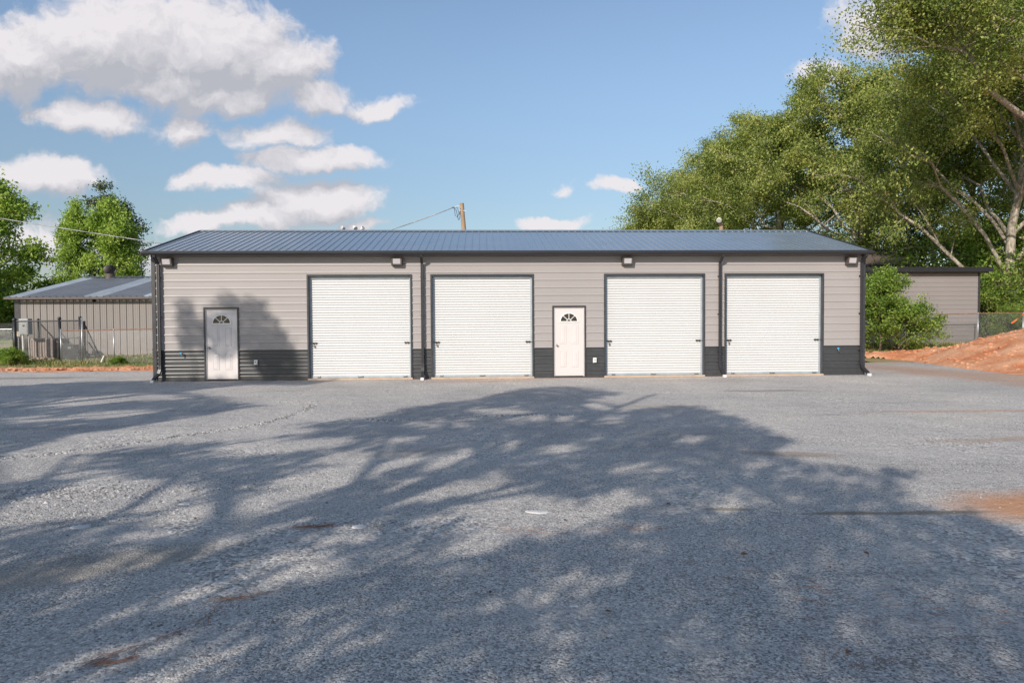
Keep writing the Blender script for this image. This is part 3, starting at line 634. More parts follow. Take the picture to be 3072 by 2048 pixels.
# turbine ventilator
vx, vy, vz = -21.3+.05, 18.6, SRZ+.05
ven = thing('roof_ventilator', 'round rusty turbine ventilator on the ridge of the left shed', 'roof vent', (vx, vy, vz))
q = MB(); q.tube([(vx, vy, vz-.1), (vx, vy, vz+.28)], .25, 18); q.build('neck', M['bronze'], ven)
q = MB()
for i in range(20):
    a = 2*math.pi*i/20; pts = []
    vs = []
    for k_ in range(9):
        p = -1.2+2.4*k_/8; r_ = .31*math.cos(p)+.02
        for da in (0, .24): vs.append((vx+(r_-.05*(da > 0))*math.cos(a+da+.15*p), vy+(r_-.05*(da > 0))*math.sin(a+da+.15*p), vz+.50+.27*math.sin(p)))
    q.add(vs, [(2*i_, 2*i_+1, 2*i_+3, 2*i_+2) for i_ in range(8)])
q.tube([(vx, vy, vz+.74), (vx, vy, vz+.80)], [.14, .04], 14); q.build('turbine_fins', M['bronze'], ven)

# ---------------------------------------------------------------- buildings on the right
gb = thing('right_storage_building', 'tall mid-grey metal building with horizontal siding and black eave behind the leafy bush', 'storage building', (18, 18, .4))
GX0, GX1, GY, GZ = 9.0, 25.15, 13.55, 4.15
q = MB(); panel(q, lambda s, t, d: (s, GY-d, t), GX0, GX1, .2, GZ, .0); 
panel(q, lambda s, t, d: (GX1+d, s, t), GY, GY+9, .2, GZ+.0, .0); panel(q, lambda s, t, d: (GX0-d, s, t), GY, GY+9, .2, GZ+.0, .0); panel(q, lambda s, t, d: (s, GY+9+d, t), GX0, GX1, .2, GZ, .0)
q.build('wall', M['siding_back'], gb)
q = MB(); q.box(GX0-.3, GX1+.45, GY-.38, GY-.28, GZ-.02, GZ+.20); q.build('eave_fascia', M['black_steel'], gb)
q = MB(); panel(q, lambda s, t, d: (t, GY-.28+s, GZ+.22+s*.01+d), 0., 9.5, GX0-.3, GX1+.4, .0, scale=1.2)
q.build('roof', M['roof_brown'], gb)
q = MB(); q.box(GX1-.07, GX1+.03, GY-.035, GY+.05, .1, GZ); q.build('corner_trim', M['trim'], gb)
q = MB(); q.box(GX0-.2, GX1+.3, GY-.27, GY-.03, GZ-.06, GZ-.02); q.build('soffit', M['trim'], gb)
bb = thing('brown_roofed_house', 'small house with a brown ribbed gable roof showing above the right grey building', 'house', (20, 30, .8))
HX0, HX1, HY0, HY1, HE, HR = 10., 29.35, 24.2, 32.2, 5.38, 6.72
q = MB(); q.box(HX0+.4, HX1-.5, HY0+.4, HY1-.4, .5, HE-.05); q.build('wall', M['siding_tan'], bb)
q = MB(); q.box(HX0, HX1, HY0-.06, HY0+.02, HE-.16, HE+.02); q.build('eave_fascia', M['trim'], bb)
q = MB(); ly = 28.2; Lr = math.hypot(ly-HY0, HR-HE); ar = math.atan2(HR-HE, ly-HY0)
hipx = .02
panel(q, lambda s, t, d: (t, HY0+s*math.cos(ar), HE+.03+s*math.sin(ar)+d), 0., lambda t: Lr*min(1, max(.01, (HX1-t)/hipx)), HX0, HX1, 0., scale=1.5)
q.add([(HX1, HY0, HE+.03), (HX1, HY1, HE+.03), (HX1-hipx, ly, HR+.03)], [(0,1,2)]); q.add([(HX0, HY1, HE+.03), (HX1, HY1, HE+.03), (HX1-hipx, ly, HR+.03), (HX0, ly, HR+.03)], [(0,3,2,1)])
q.build('roof', M['roof_brown'], bb)
q = MB(); q.box(HX0, HX1-hipx+.1, ly-.15, ly+.15, HR+.06, HR+.11); q.build('ridge_cap', M['trim'], bb)

# ---------------------------------------------------------------- fences
def mesh_wire(mb, p0, p1, z0, z1, r=.0028, pitch=.0575):
    """diamond chain link between two ground points"""
    p0 = np.array(p0, float); p1 = np.array(p1, float); L = np.linalg.norm(p1-p0); u = (p1-p0)/L; nrm = np.array([-u[1], u[0]])
    h = z1-z0; i = -int(h/pitch)-1
    while i*pitch < L:
        for sg in (1, -1):
            a, b_ = i*pitch, i*pitch+h
            za, zb = (z0, z1) if sg == 1 else (z1, z0)
            lo, hi = max(a, 0), min(b_, L)
            if hi-lo > .02:
                fz = lambda s: za+(zb-za)*(s-a)/h
                A = p0+u*lo; B = p0+u*hi; o = nrm*.003*sg; w = r
                vs = [(A[0]+o[0], A[1]+o[1], fz(lo)-w*1.4), (A[0]+o[0], A[1]+o[1], fz(lo)+w*1.4), (B[0]+o[0], B[1]+o[1], fz(hi)+w*1.4), (B[0]+o[0], B[1]+o[1], fz(hi)-w*1.4),
                      (A[0]+o[0]+nrm[0]*w*2, A[1]+o[1]+nrm[1]*w*2, fz(lo)), (B[0]+o[0]+nrm[0]*w*2, B[1]+o[1]+nrm[1]*w*2, fz(hi))]
                mb.add(vs, [(0,1,2,3), (0,3,5,4), (1,4,5,2)])
        i += 1
def post(x, y, z0, z1, r, m, par, cap=True):
    q = MB(); q.tube([(x, y, z0), (x, y, z1)], r, 10)
    if cap: q.sphere((x, y, z1), r*1.25, 10, 6)
    return q.build('post', m, par, True)
# low galvanised fence running to the garage's back corner
fy = 8.25
lf = thing('low_chain_link_fence', 'low galvanised chain-link fence with rusty top rail between black gate and garage', 'fence', (-14, fy, .1))
for x in (-17.84, -17.0, -15.72): post(x, fy, .0, 1.50 if x != -17.0 else 1.95, .024, M['galv'], lf)
q = MB(); q.tube([(-17.84, fy, 1.45), (-15.7, fy, 1.49), (-13.1, fy, 1.52)], .021, 8); q.build('top_rail', M['rust'], lf)
q = MB(); q.tube([(-13.1, fy, 1.52), (-10.3, fy, 1.54)], .021, 8); q.build('top_rail', M['galv'], lf)
q = MB(); mesh_wire(q, (-17.8, fy), (-10.3, fy), .12, 1.46, .0015); q.build('chain_mesh', M['galv'], lf)
q = MB(); q.tube([(-16.1, fy-.05, .42), (-16.2, fy-.1, .15)], .03, 8); q.build('white_pipe_stub', M['white_plastic'], lf)
# black fence enclosure, its gate swung open
ey = 9.2
bf = thing('black_chain_link_fence', 'black chain-link enclosure fence in front of the air conditioner', 'fence', (-19.5, ey, .1))
for x, r_, z1 in ((-20.30, .075, 1.92), (-18.45, .06, 1.97), (-20.95, .045, 1.95), (-17.60, .055, 2.0)): post(x, ey if x != -20.95 else ey+2.6, .0, z1, r_, M['black_steel'], bf)
q = MB(); q.tube([(-20.30, ey, 1.86), (-17.60, ey, 1.88)], .032, 8); q.tube([(-18.45, ey, 1.13), (-17.62, ey, 1.15)], .026, 8); q.split('top_rail', M['black_steel'], bf)
q = MB(); q.tube([(-20.85, ey+2.6, 1.75), (-20.25, ey+2.6, 1.05)], .028, 8); q.tube([(-17.35, ey+.15, .95), (-16.95, ey+.15, .30)], .028, 8); q.split('brace', M['black_steel'], bf)
q = MB(); mesh_wire(q, (-20.2, ey), (-18.50, ey), .15, 1.84, .0032); q.build('chain_mesh', M['black_steel'], bf)
q = MB(); mesh_wire(q, (-18.40, ey), (-17.65, ey), .15, 1.86, .0032); q.build('chain_mesh', M['black_steel'], bf)
gate = thing('open_gate_panel', 'black tube gate leaf with diagonal brace leaning open beside the enclosure', 'gate', (-17.1, ey+.3, .1))
q = MB(); q.tube([(-17.60, ey+.3, .28), (-17.60, ey+.3, 1.86)], .05, 8); q.tube([(-17.58, ey+.3, 1.72), (-16.98, ey+.3, .35)], .026, 8); q.tube([(-17.6, ey+.3, .34), (-16.95, ey+.3, .36)], .026, 8); q.build('frame', M['black_steel'], gate)
q = MB()
for i in range(9):
    s = i/9; zt_ = 1.6-1.25*s; mesh_wire(q, (-17.56+.58*s, ey+.3), (-17.56+.58*(s+1/9), ey+.3), .36, max(.42, zt_), .003)
q.build('chain_mesh', M['black_steel'], gate)
# far left galvanised fence
ff = thing('far_left_fence', 'grey galvanised fence with black mesh at the left edge beyond the shed corner', 'fence', (-26, 11, .2))
q = MB(); q.tube([(-34, 11., 1.52), (-21.6, 11., 1.52)], .025, 8); q.build('top_rail', M['galv'], ff)
for x in (-33, -30.5, -28, -25.5, -22.75): post(x, 11., .1, 1.5, .028, M['galv'], ff)
q = MB(); mesh_wire(q, (-28, 11.), (-21.6, 11.), .3, 1.5, .0025); q.build('chain_mesh', M['galv'], ff)
q = MB(); mesh_wire(q, (-28, 11.3), (-21.6, 11.3), 1.15, 1.8, .006); q.build('black_mesh', M['black_steel'], ff)
# right fence
rfn_ = thing('right_chain_link_fence', 'chain-link fence with rusty top rail behind the orange clay mound', 'fence', (24, 12.5, .5))
for x in (19.6, 22., 24.4, 26.75, 29.2): post(x, 12.6, .2, 2.02, .027, M['galv'], rfn_)
q = MB(); q.tube([(18.5, 12.6, 1.94), (24.4, 12.6, 2.00), (33, 12.6, 2.06)], .024, 8); q.build('top_rail', M['rust'], rfn_)
q = MB(); mesh_wire(q, (18.5, 12.6), (30, 12.6), .35, 1.98, .0019); q.build('chain_mesh', M['galv'], rfn_)
ot = thing('orange_tape', 'strip of orange plastic tape hanging over the right fence rail', 'tape', (26.6, 12.45, 1.9))
q = MB()
for (a, b_) in (((26.62, 1.95), (26.02, 1.50)), ((26.66, 2.02), (26.85, 1.35))):
    n = 8; vs = []
    for i in range(n+1):
        s = i/n; x = a[0]+(b_[0]-a[0])*s; z = a[1]+(b_[1]-a[1])*s-.05*math.sin(math.pi*s)
        vs += [(x, 12.48+.03*math.sin(5*s), z-.035), (x+.02, 12.50-.03*math.sin(7*s), z+.035)]
    q.add(vs, [(2*i, 2*i+1, 2*i+3, 2*i+2) for i in range(n)])
q.build('ribbon', M['orange_plastic'], ot)

# ---------------------------------------------------------------- things beside the shed
ac = thing('air_conditioner', 'tan louvered air conditioning unit behind the black chain-link fence', 'air conditioner', (-20, 10.6, .2))
x0, x1, y0, y1, z0, z1 = -20.40, -19.45, 10.35, 11.3, .26, 1.12
q = MB(); q.bevbox(x0+.03, x1-.03, y0+.03, y1-.03, z0, z1-.05, .02); q.build('coil', M['ac'], ac)
q = MB()
for i in range(19):
    z = z0+.05+i*.040; q.prism([(y0-.004, z), (y0+.02, z+.035), (y0+.026, z+.035), (y0+.004, z-.002)], 'x', x0+.03, x1-.03)
    q.prism([(x1+.004, z), (x1-.02, z+.035), (x1-.026, z+.035), (x1-.004, z-.002)], 'y', y0+.03, y1-.03)
for i in range(9): x = x0+.03+i*(x1-x0-.08)/8; q.box(x, x+.022, y0-.014, y0-.005, z0+.03, z1-.08)
q.build('louvre_grille', M['ac'], ac)
q = MB(); q.bevbox(x0, x1, y0, y1, z1-.07, z1, .03)
for xx in (x0, x1-.04): q.box(xx, xx+.04, y0-.002, y0+.04, z0, z1-.071)
q.build('top_cover', M['ac'], ac)
q = MB(); q.box(x0-.1, x1+.1, y0-.1, y1+.1, .05, z0-.002); q.build('pad', M['concrete'], ac)
dk = thing('disconnect_box', 'small dark box with a rust stain beside the air conditioner', 'electrical box', (-18.9, 10.6, .3))
q = MB(); q.bevbox(-19.42, -19.12, 10.5, 11.0, .25, 1.08, .015); q.build('cabinet', M['dark_bin'], dk)
q = MB(); q.tube([(-19.35, 10.46, .96), (-19.15, 10.44, .90), (-19.0, 10.42, .84)], [.02, .045, .02], 8); q.build('rusty_pipe', M['rust'], dk)
mt = thing('meter_box', 'grey electric meter cabinet on a conduit at the corner of the left shed', 'meter box', (-20.1, 9.9, .1))
q = MB(); q.bevbox(-20.50, -20.10, 9.75, 10.05, 1.30, 1.98, .015); cb = q.build('cabinet', M['box_grey'], mt)
q = MB(); q.bevbox(-20.46, -20.14, 9.735, 9.749, 1.34, 1.80, .003); q.build('door_panel', M['box_grey'], cb)
q = MB(); q.prism([(-20.34, 1.70), (-20.22, 1.70), (-20.28, 1.63)], 'y', 9.722, 9.733); q.build('warning_mark', M['black_steel'], cb)
q = MB(); q.tube([(-20.37, 9.85, .0), (-20.39, 9.85, 1.3)], .045, 10); q.tube([(-20.15, 9.9, .05), (-20.2, 9.9, 1.3)], .02, 8); q.split('conduit', M['white_plastic'], mt)
ob = thing('small_service_box', 'small pale box with faded yellow label left of the grey meter cabinet', 'electrical box', (-21, 10.2, .1))
q = MB(); q.bevbox(-20.98, -20.66, 10.1, 10.24, 1.20, 1.43, .01); bo = q.build('cabinet', M['box_grey'], ob)
q = MB(); q.box(-20.97, -20.77, 10.093, 10.099, 1.22, 1.41); q.build('faded_label', M['yellow_label'], bo)
q = MB(); q.tube([(-20.8, 10.2, .05), (-20.8, 10.2, 1.2)], .02, 8); q.split('conduit', M['box_grey'], ob)
bn = thing('dark_slanted_box', 'dark slanted plastic box with a pale patch behind the chain-link gate', 'box', (-18.3, 10.4, .2))
q = MB(); q.prism([(-18.95, .22), (-17.95, .22), (-18.38, .80), (-18.50, .84), (-18.95, .84)], 'y', 10.0, 10.7); q.build('shell', M['dark_bin'], bn)
q = MB(); q.box(-18.60, -18.47, 9.99, 9.998, .66, .74); q.build('pale_patch', M['box_grey'], bn)

# ---------------------------------------------------------------- poles, lamps, lines
def cable(name, label, pts, r, m, n=24, sag=0.):
    P = []
    for a, b_ in zip(pts[:-1], pts[1:]):
        a, b_ = np.array(a, float), np.array(b_, float)
        for i in range(n): s = i/n; p = a+(b_-a)*s; p[2] -= sag*4*s*(1-s); P.append(p)
    P.append(np.array(pts[-1], float))
    q = MB(); q.tube(P, r, 6); o = q.build(name, m, None, True); tag(o, label, 'cable'); return o
up = thing('wooden_utility_pole', 'tan wooden utility pole leaning slightly behind the garage ridge', 'utility pole', (-1.5, 23, .6))
q = MB(); q.tube([(-1.05, 23, .5), (-1.35, 23, 4), (-1.74, 23, 9.25)], [.19, .17, .135], 14); q.build('shaft', M['pole_wood'], up)
q = MB()
q.tube([(-2.2, 23, 8.96), (-2.16, 23, 8.5), (-2.05, 23, 8.37), (-1.9, 23, 8.6), (-1.8, 23, 8.9)], .018, 6)
q.tube([(-2.35, 23, 9.0), (-2.1, 23, 8.85), (-1.95, 23, 8.2), (-1.88, 23, 8.25), (-1.80, 22.9, 8.95)], .018, 6)
q.tube([(-2.3, 23, 9.02), (-2.0, 22.95, 8.95), (-1.9, 22.95, 8.55), (-1.82, 22.9, 8.6)], .016, 6); q.split('cable_loop', M['cable_black'], up, True)
q = MB(); q.tube([(-2.2, 23, 9.02), (-1.74, 23, 9.16)], .014, 6); q.tube([(-1.9, 22.9, 8.80), (-1.45, 22.9, 8.76)], .02, 6); q.split('bracket', M['white_plastic'], up)
HM = (-13.4, 23, 5.9)
cable('service_cable', 'twisted grey service cable rising from behind the garage roof to the wooden pole', [HM, (-2.2, 23, 9.02)], .028, M['cable'], sag=.35)
cable('overhead_cable', 'grey overhead cable descending from the left edge towards the garage roof', [(-48, 23, 10.6), (-30.1, 23, 8.28), (-20.5, 23, 6.75), HM], .028, M['cable'], sag=.02)
ms = thing('service_mast', 'slim grey service mast joining the cables behind the garage', 'mast', (HM[0], HM[1], .6))
q = MB(); q.tube([(HM[0], HM[1], .5), HM], .05, 8); q.sphere(HM, .09, 8, 6); q.build('shaft', M['galv'], ms)
# triple floodlight
def floodhead(par, c, tilt, s=1.):
    c = Vector(c); d = Vector(tilt).normalized(); q = MB()
    pts = [c-d*.16*s, c-d*.10*s, c, c+d*.12*s, c+d*.15*s]; q.tube(pts, [.05*s, .085*s, .105*s, .135*s, .135*s], 14); h_ = q.build('lamp_head', M['white_plastic'], par, True)
    q = MB(); q.tube([c+d*.152*s, c+d*.156*s], .115*s, 14); q.build('lens', M['lens'], h_)
fl = thing('triple_floodlight', 'three white floodlight heads on a small bracket above the left half of the garage ridge', 'floodlight', (-6.3, 10.5, .3))
q = MB(); q.tube([(-6.28, 10.5, .2), (-6.28, 10.5, 5.80)], .04, 8); q.tube([(-6.66, 10.5, 5.86), (-6.3, 10.5, 5.83), (-5.98, 10.5, 5.80)], .018, 8); q.tube([(-6.28, 10.5, 5.74), (-6.2, 10.5, 5.94)], .03, 8); q.build('bracket', M['black_steel'], fl)
floodhead(fl, (-6.72, 10.45, 5.96), (-.6, -.7, .15), .62); floodhead(fl, (-6.22, 10.45, 5.99), (.5, -.7, -.5), .75); floodhead(fl, (-5.90, 10.45, 5.93), (.7, -.5, .45), .65)
fr_ = thing('pole_floodlight', 'single white floodlight on a wooden post in front of the right trees', 'floodlight', (12.2, 15, .4))
q = MB(); q.tube([(12.15, 15, .3), (12.12, 15, 6.85)], [.13, .11], 12); q.build('post', M['pole_wood'], fr_)
q = MB(); q.tube([(12.1, 14.95, 6.75), (11.95, 14.8, 6.98)], .02, 6); q.build('bracket', M['galv'], fr_)
floodhead(fr_, (11.92, 14.75, 7.0), (-.3, -.8, -.4), 1.0)
# far utility pole with transformers
fp = thing('transformer_pole', 'far utility pole with crossarm and two grey transformers above the left shed', 'utility pole', (-35.9, 50, 1))
q = MB(); q.tube([(-35.7, 50, .9), (-35.86, 50, 8.7)], [.17, .13], 10); q.build('shaft', M['old_wood'], fp)
q = MB(); q.box(-36.9, -34.9, 49.85, 49.97, 7.95, 8.10); q.build('crossarm', M['old_wood'], fp)
for x in (-36.3, -35.45):
    q = MB(); q.tube([(x, 49.9, 6.45), (x, 49.9, 7.05), (x, 49.9, 7.12)], [.21, .21, .12], 14); q.tube([(x, 49.9, 7.1), (x, 49.9, 7.35)], .04, 8); q.build('transformer', M['box_grey'], fp)
for x in (-36.8, -36.2, -35.4, -35.0):
    q = MB(); q.tube([(x, 49.9, 8.1), (x, 49.9, 8.3)], [.05, .03], 8); q.build('insulator', M['box_grey'], fp)
q = MB(); q.tube([(-36.5, 49.9, 8.0), (-35.85, 49.9, 7.2)], .03, 6); q.tube([(-35.2, 49.9, 8.0), (-35.85, 49.9, 7.2)], .03, 6); q.split('brace', M['old_wood'], fp)
for i, (z, zz, lb) in enumerate(((8.3, 7.4, 'upper thin power line leaving the far transformer pole'), (6.6, 6.3, 'lower thin power line leaving the far transformer pole'))):
    cable('power_line', lb, [(-120, 50+i, z+1.5), (-35.9, 50, z), (20, 50, zz)], .022, M['cable_black'], sag=.5)

# ---------------------------------------------------------------- trees
GA = 2.399963
def leafarrays(P, rng, size, flat=.55, aspect=.55):
    n = len(P); nr = rng.normal(size=(n, 3))*np.array([1, 1, .8])+np.array([0, 0, flat]); nr /= np.linalg.norm(nr, axis=1)[:, None]
    a = np.cross(nr, rng.normal(size=(n, 3))); a /= np.linalg.norm(a, axis=1)[:, None]+1e-9; b_ = np.cross(nr, a)
    L = (size*rng.uniform(.6, 1.35, n))[:, None]; Wd = L*aspect
    k = nr*L*.12
    v = np.stack([P-a*L*.5-k, P+b_*Wd*.5+k, P+a*L*.5-k, P-b_*Wd*.5+k], 1).reshape(-1, 3)
    return v, np.arange(n*4).reshape(n, 4), rng.uniform(0, 1, n)
def bez(a, m_, b_, k):
    s = np.linspace(0, 1, k)[:, None]; return (1-s)**2*a+2*s*(1-s)*m_+s*s*b_
def grow(seed, H, R, base, tr, nl, ns, nt, up=.15, top=.86, extra=(), twig=.9, sides=4, phi0=-.35, phi1=1.35, ecc=(1, 1)):
    rng = np.random.default_rng(seed); BR = []; tips = []
    k = 9; tz = np.linspace(0, H*top, k); w = np.cumsum(rng.normal(size=(k, 2))*H*.012, axis=0); w -= w[0]
    trunk = np.column_stack([w, tz]); BR.append((trunk, np.linspace(tr, tr*.16, k)**1.0, 8))
    c = np.array([0, 0, (base+H)/2]); rz = (H-base)/2
    ph = rng.uniform(0, 6.28, 6)
    lob = lambda az, p: 1+.13*math.sin(3*az+ph[0])+.10*math.sin(2*p*2+az*2+ph[1])+.07*math.sin(5*az+ph[2]+3*p)
    def limb(start, end, r0, ns_, upk):
        L = np.linalg.norm(end-start); mid = start*.5+end*.5+np.array([0, 0, L*upk])+rng.normal(size=3)*L*.07
        pts = bez(start, mid, end, 8); pts[1:-1] += rng.normal(size=(6, 3))*L*.018
        BR.append((pts, np.linspace(r0, .026, 8), 6)); limb_dir = (end-start)/L
        for j in range(ns_):
            s = .22+.78*(j+rng.uniform(0, 1))/ns_; i0 = min(6, int(s*7)); q = s*7-i0; p = pts[i0]*(1-q)+pts[i0+1]*q
            out = p-c; out[2] *= .5; out /= np.linalg.norm(out)+1e-6
            d = limb_dir*.55+rng.normal(size=3)*np.array([.75, .75, .45])+out*.35; d /= np.linalg.norm(d)
            l = L*.33*(1.15-.6*s)*rng.uniform(.6, 1.25)+.3
            e = p+d*l; sp = bez(p, (p+e)/2+np.array([0, 0, l*.1])+rng.normal(size=3)*l*.06, e, 5); BR.append((sp, np.linspace(max(.02, r0*.42*(1-.5*s)), .011, 5), sides))
            for t_ in range(nt):
                s2 = .25+.75*(t_+rng.uniform(0, 1))/nt; i1 = min(3, int(s2*4)); q2 = s2*4-i1; p2 = sp[i1]*(1-q2)+sp[i1+1]*q2
                d2 = d*.5+rng.normal(size=3)*np.array([.8, .8, .5]); d2 /= np.linalg.norm(d2); e2 = p2+d2*twig*rng.uniform(.4, 1.1)
                BR.append((np.array([p2, (p2+e2)/2+rng.normal(size=3)*.05, e2]), np.array([.012, .009, .005]), 3)); tips.append(e2); tips.append((p2+e2)/2)
    for i in range(nl):
        f_ = (i+.5)/nl; p = phi0+(phi1-phi0)*f_**.85; az = GA*i+rng.uniform(-.4, .4); g_ = lob(az, p)*rng.uniform(.85, 1.04)
        end = c+np.array([R*ecc[0]*math.cos(p)*math.cos(az), R*ecc[1]*math.cos(p)*math.sin(az), rz*math.sin(p)])*g_
        z0_ = min(H*top*.97, max(base*.55, end[2]-H*.06-np.hypot(end[0], end[1])*rng.uniform(.45, .75)))
        st = np.array([np.interp(z0_, tz, trunk[:, 0]), np.interp(z0_, tz, trunk[:, 1]), z0_]); r0 = max(.03, tr*.42*(1-.7*z0_/H))
        limb(st, end, r0, ns, up)
    for (pts, r0, ns_) in extra:      # a limb with a given course, bare in its lower part
        pts = np.array(pts, float); kk = len(pts); BR.append((pts, np.linspace(r0, r0*.35, kk), 8))
        for j in range(ns_):
            a = pts[-1-j % 2]; e = pts[-1]+(pts[-1]-pts[0])/np.linalg.norm(pts[-1]-pts[0])*R*.25*rng.uniform(.3, 1.)+rng.normal(size=3)*R*np.array([.22, .22, .09])
            limb(a, e, r0*.3, 6, .05)
    return BR, np.array(tips)
def tubearrays(BR):
    V = []; Q = []; o = 0
    for pts, rad, n in BR:
        k = len(pts); t = np.gradient(pts, axis=0); t /= np.linalg.norm(t, axis=1)[:, None]+1e-9
        ref = np.array([0, 0, 1.]) if abs(t[:, 2]).mean() < .8 else np.array([1., 0, 0])
        a = np.cross(t, ref); a /= np.linalg.norm(a, axis=1)[:, None]+1e-9; b_ = np.cross(t, a)
        w = np.linspace(0, 2*math.pi, n, endpoint=False)
        v = pts[:, None, :]+rad[:, None, None]*(np.cos(w)[None, :, None]*a[:, None, :]+np.sin(w)[None, :, None]*b_[:, None, :]); V.append(v.reshape(-1, 3))
        i = np.arange(k-1)[:, None]*n; j = np.arange(n)[None, :]; j2 = (j+1) % n
        Q.append(np.stack([i+j, i+j2, i+n+j2, i+n+j], -1).reshape(-1, 4)+o); o += k*n
    return np.concatenate(V), np.concatenate(Q)
def treemeshes(seed, leaf, nleaf, spread=(.34, .34, .2), flat=.55, aspect=.55, **kw):
    BR, tips = grow(seed, **kw); v, q = tubearrays(BR); tm = fastmesh('trunk', v, q)
    rng = np.random.default_rng(seed+99); P = np.repeat(tips, nleaf, axis=0)+rng.normal(size=(len(tips)*nleaf, 3))*np.array(spread)
    P = P[P[:, 2] > .25]
    v, q, r = leafarrays(P, rng, leaf, flat, aspect); cm = fastmesh('crown', v, q, r); return tm, cm
def place(tm, cm, name, label, cat, loc, rz, mt_, ml, group=None, s=1.):
    r = thing(name, label, cat, loc, group); r.rotation_euler = (0, 0, rz); r.scale = (s, s, s) if np.isscalar(s) else s
    for me, nm, m_ in ((tm, 'trunk', mt_), (cm, 'crown', ml)):
        if not me.materials: me.materials.append(m_)
        o = bpy.data.objects.new(nm, me); C.objects.link(o); o.parent = r
    return r
# ---- the row of oaks on the right
OAK = [treemeshes(s, .16, 34, H=16.5, R=7.4, base=2.2, tr=.34, nl=28, ns=8, nt=6, spread=(.36, .36, .22), twig=.8) for s in (11, 12, 13)]
OAKF = [treemeshes(s, .25, 14, H=16.5, R=7.4, base=2., tr=.40, nl=26, ns=9, nt=5, spread=(.55, .55, .36)) for s in (21, 22)]
rowg = 'oaks in the row along the right side'
row = [  # mesh, x, y, turn, scale, label
    (OAK[0], 28.8, 16.5, .4, (.95, .95, 1.22), 'largest nearest oak at the right edge, its trunk just right of the grey building'),
    (OAK[2], 33.5, 25.0, 1.0, (1.1, 1.1, 1.15), 'oak filling the background between the leaning tree and the right edge'),
    (OAK[1], 30.0, 32.5, 2.1, (1.15, 1.15, 1.22), 'tall spreading oak rising behind the right end of the grey building'),
    (OAK[2], 26.0, 39.0, 4.0, (1.1, 1.1, 1.16), 'oak with forked pale trunk standing over the brown gable roof'),
    (OAK[0], 25.4, 48.5, 1.2, (1.05, 1.05, 1.16), 'middle oak of the row behind the right end of the garage roof'),
    (OAKF[0], 25.5, 59.0, 5.0, (1.0, 1.0, 1.06), 'oak above the garage ridge, fourth from the far end of the row'),
    (OAKF[1], 26.0, 70.0, .9, (1.0, 1.0, .92), 'oak above the garage ridge, third from the far end of the row'),
    (OAKF[0], 24.0, 84.0, 3.3, (1.0, 1.0, .95), 'second farthest, low-looking oak of the tree row'),
    (OAKF[1], 20.8, 58.0, 2.3, (.95, .95, .86), 'lower oak at the very left end of the tree row, just above the ridge')]
for me2, x, y, rz, s_, lb in row: place(*me2, 'oak_tree', lb, 'tree', (x, y, float(terrain(x, y))-.1), rz, M['bark'], M['leaf_oak'], rowg, s_)
# leaning tree with the long bare stem, and the overhanging limb from outside the right edge
LEAN = treemeshes(31, .14, 18, H=9.5, R=3.2, base=5.5, tr=.05, nl=4, ns=6, nt=4, spread=(.4, .4, .25),
    extra=[([(0,0,0), (-.7,0,1.6), (-2.0,0,3.4), (-3.3,.1,5.2), (-4.0,.1,7.2), (-4.4,.1,9.2), (-5.2,.1,10.6)], .20, 8)])
place(*LEAN, 'leaning_tree', 'slender pale tree leaning left with a long bare stem behind the grey building', 'tree', (31.8, 22.5, 2.6), 0, M['bark'], M['leaf_oak'])
OVER = treemeshes(32, .13, 26, H=19, R=6.5, base=10.5, tr=.42, nl=24, ns=10, nt=5, spread=(.4, .4, .25), phi0=.1,
    extra=[([(0,0,8.5), (-1.6,0,9.6), (-3.2,0,10.3), (-4.6,.1,11.2), (-5.6,.1,12.6), (-6.6,.2,13.8)], .17, 10), ([(0,0,9.9), (-1.8,-.3,10.9), (-3.6,-.5,11.6), (-5.,-.8,12.2)], .09, 3)])
place(*OVER, 'overhanging_tree', 'tall oak outside the right edge with a pale limb reaching into the top right corner', 'tree', (25.9, 8.6, .3), .15, M['bark'], M['leaf_oak'])
# undergrowth behind the right fence
UND = [treemeshes(s, .13, 16, H=4.2, R=2.6, base=.3, tr=.08, nl=12, ns=6, nt=4, spread=(.32, .32, .22), twig=.7, phi0=-.5) for s in (41, 42)]
for i, (x, y, s_, lb) in enumerate(((27.3, 15.6, .85, 'dark green shrub pressed against the right wall of the grey building'), (30.2, 15.0, 1.15, 'large leafy shrub behind the right fence at the frame edge'),
        (29., 19.5, 1.5, 'tall thicket shrub beneath the leaning tree'), (33.5, 22., 1.7, 'tall thicket shrub at the far right under the oaks'), (27.2, 13.9, .45, 'low bright shrub just behind the right chain-link fence'),
        (24.5, 36., 1.7, 'dark thicket behind the left end of the brown roof'), (29.5, 33.5, 1.7, 'dark thicket behind the right end of the brown roof'), (33., 30., 1.8, 'dark thicket between the brown roof and the leaning tree'))):
    place(*UND[i % 2], 'undergrowth_shrub', lb, 'shrub', (x, y, .3), i*1.7, M['bark_dark'], M['leaf_oak'] if i % 2 else M['leaf_bush'], 'shrubs under the oaks', s_)
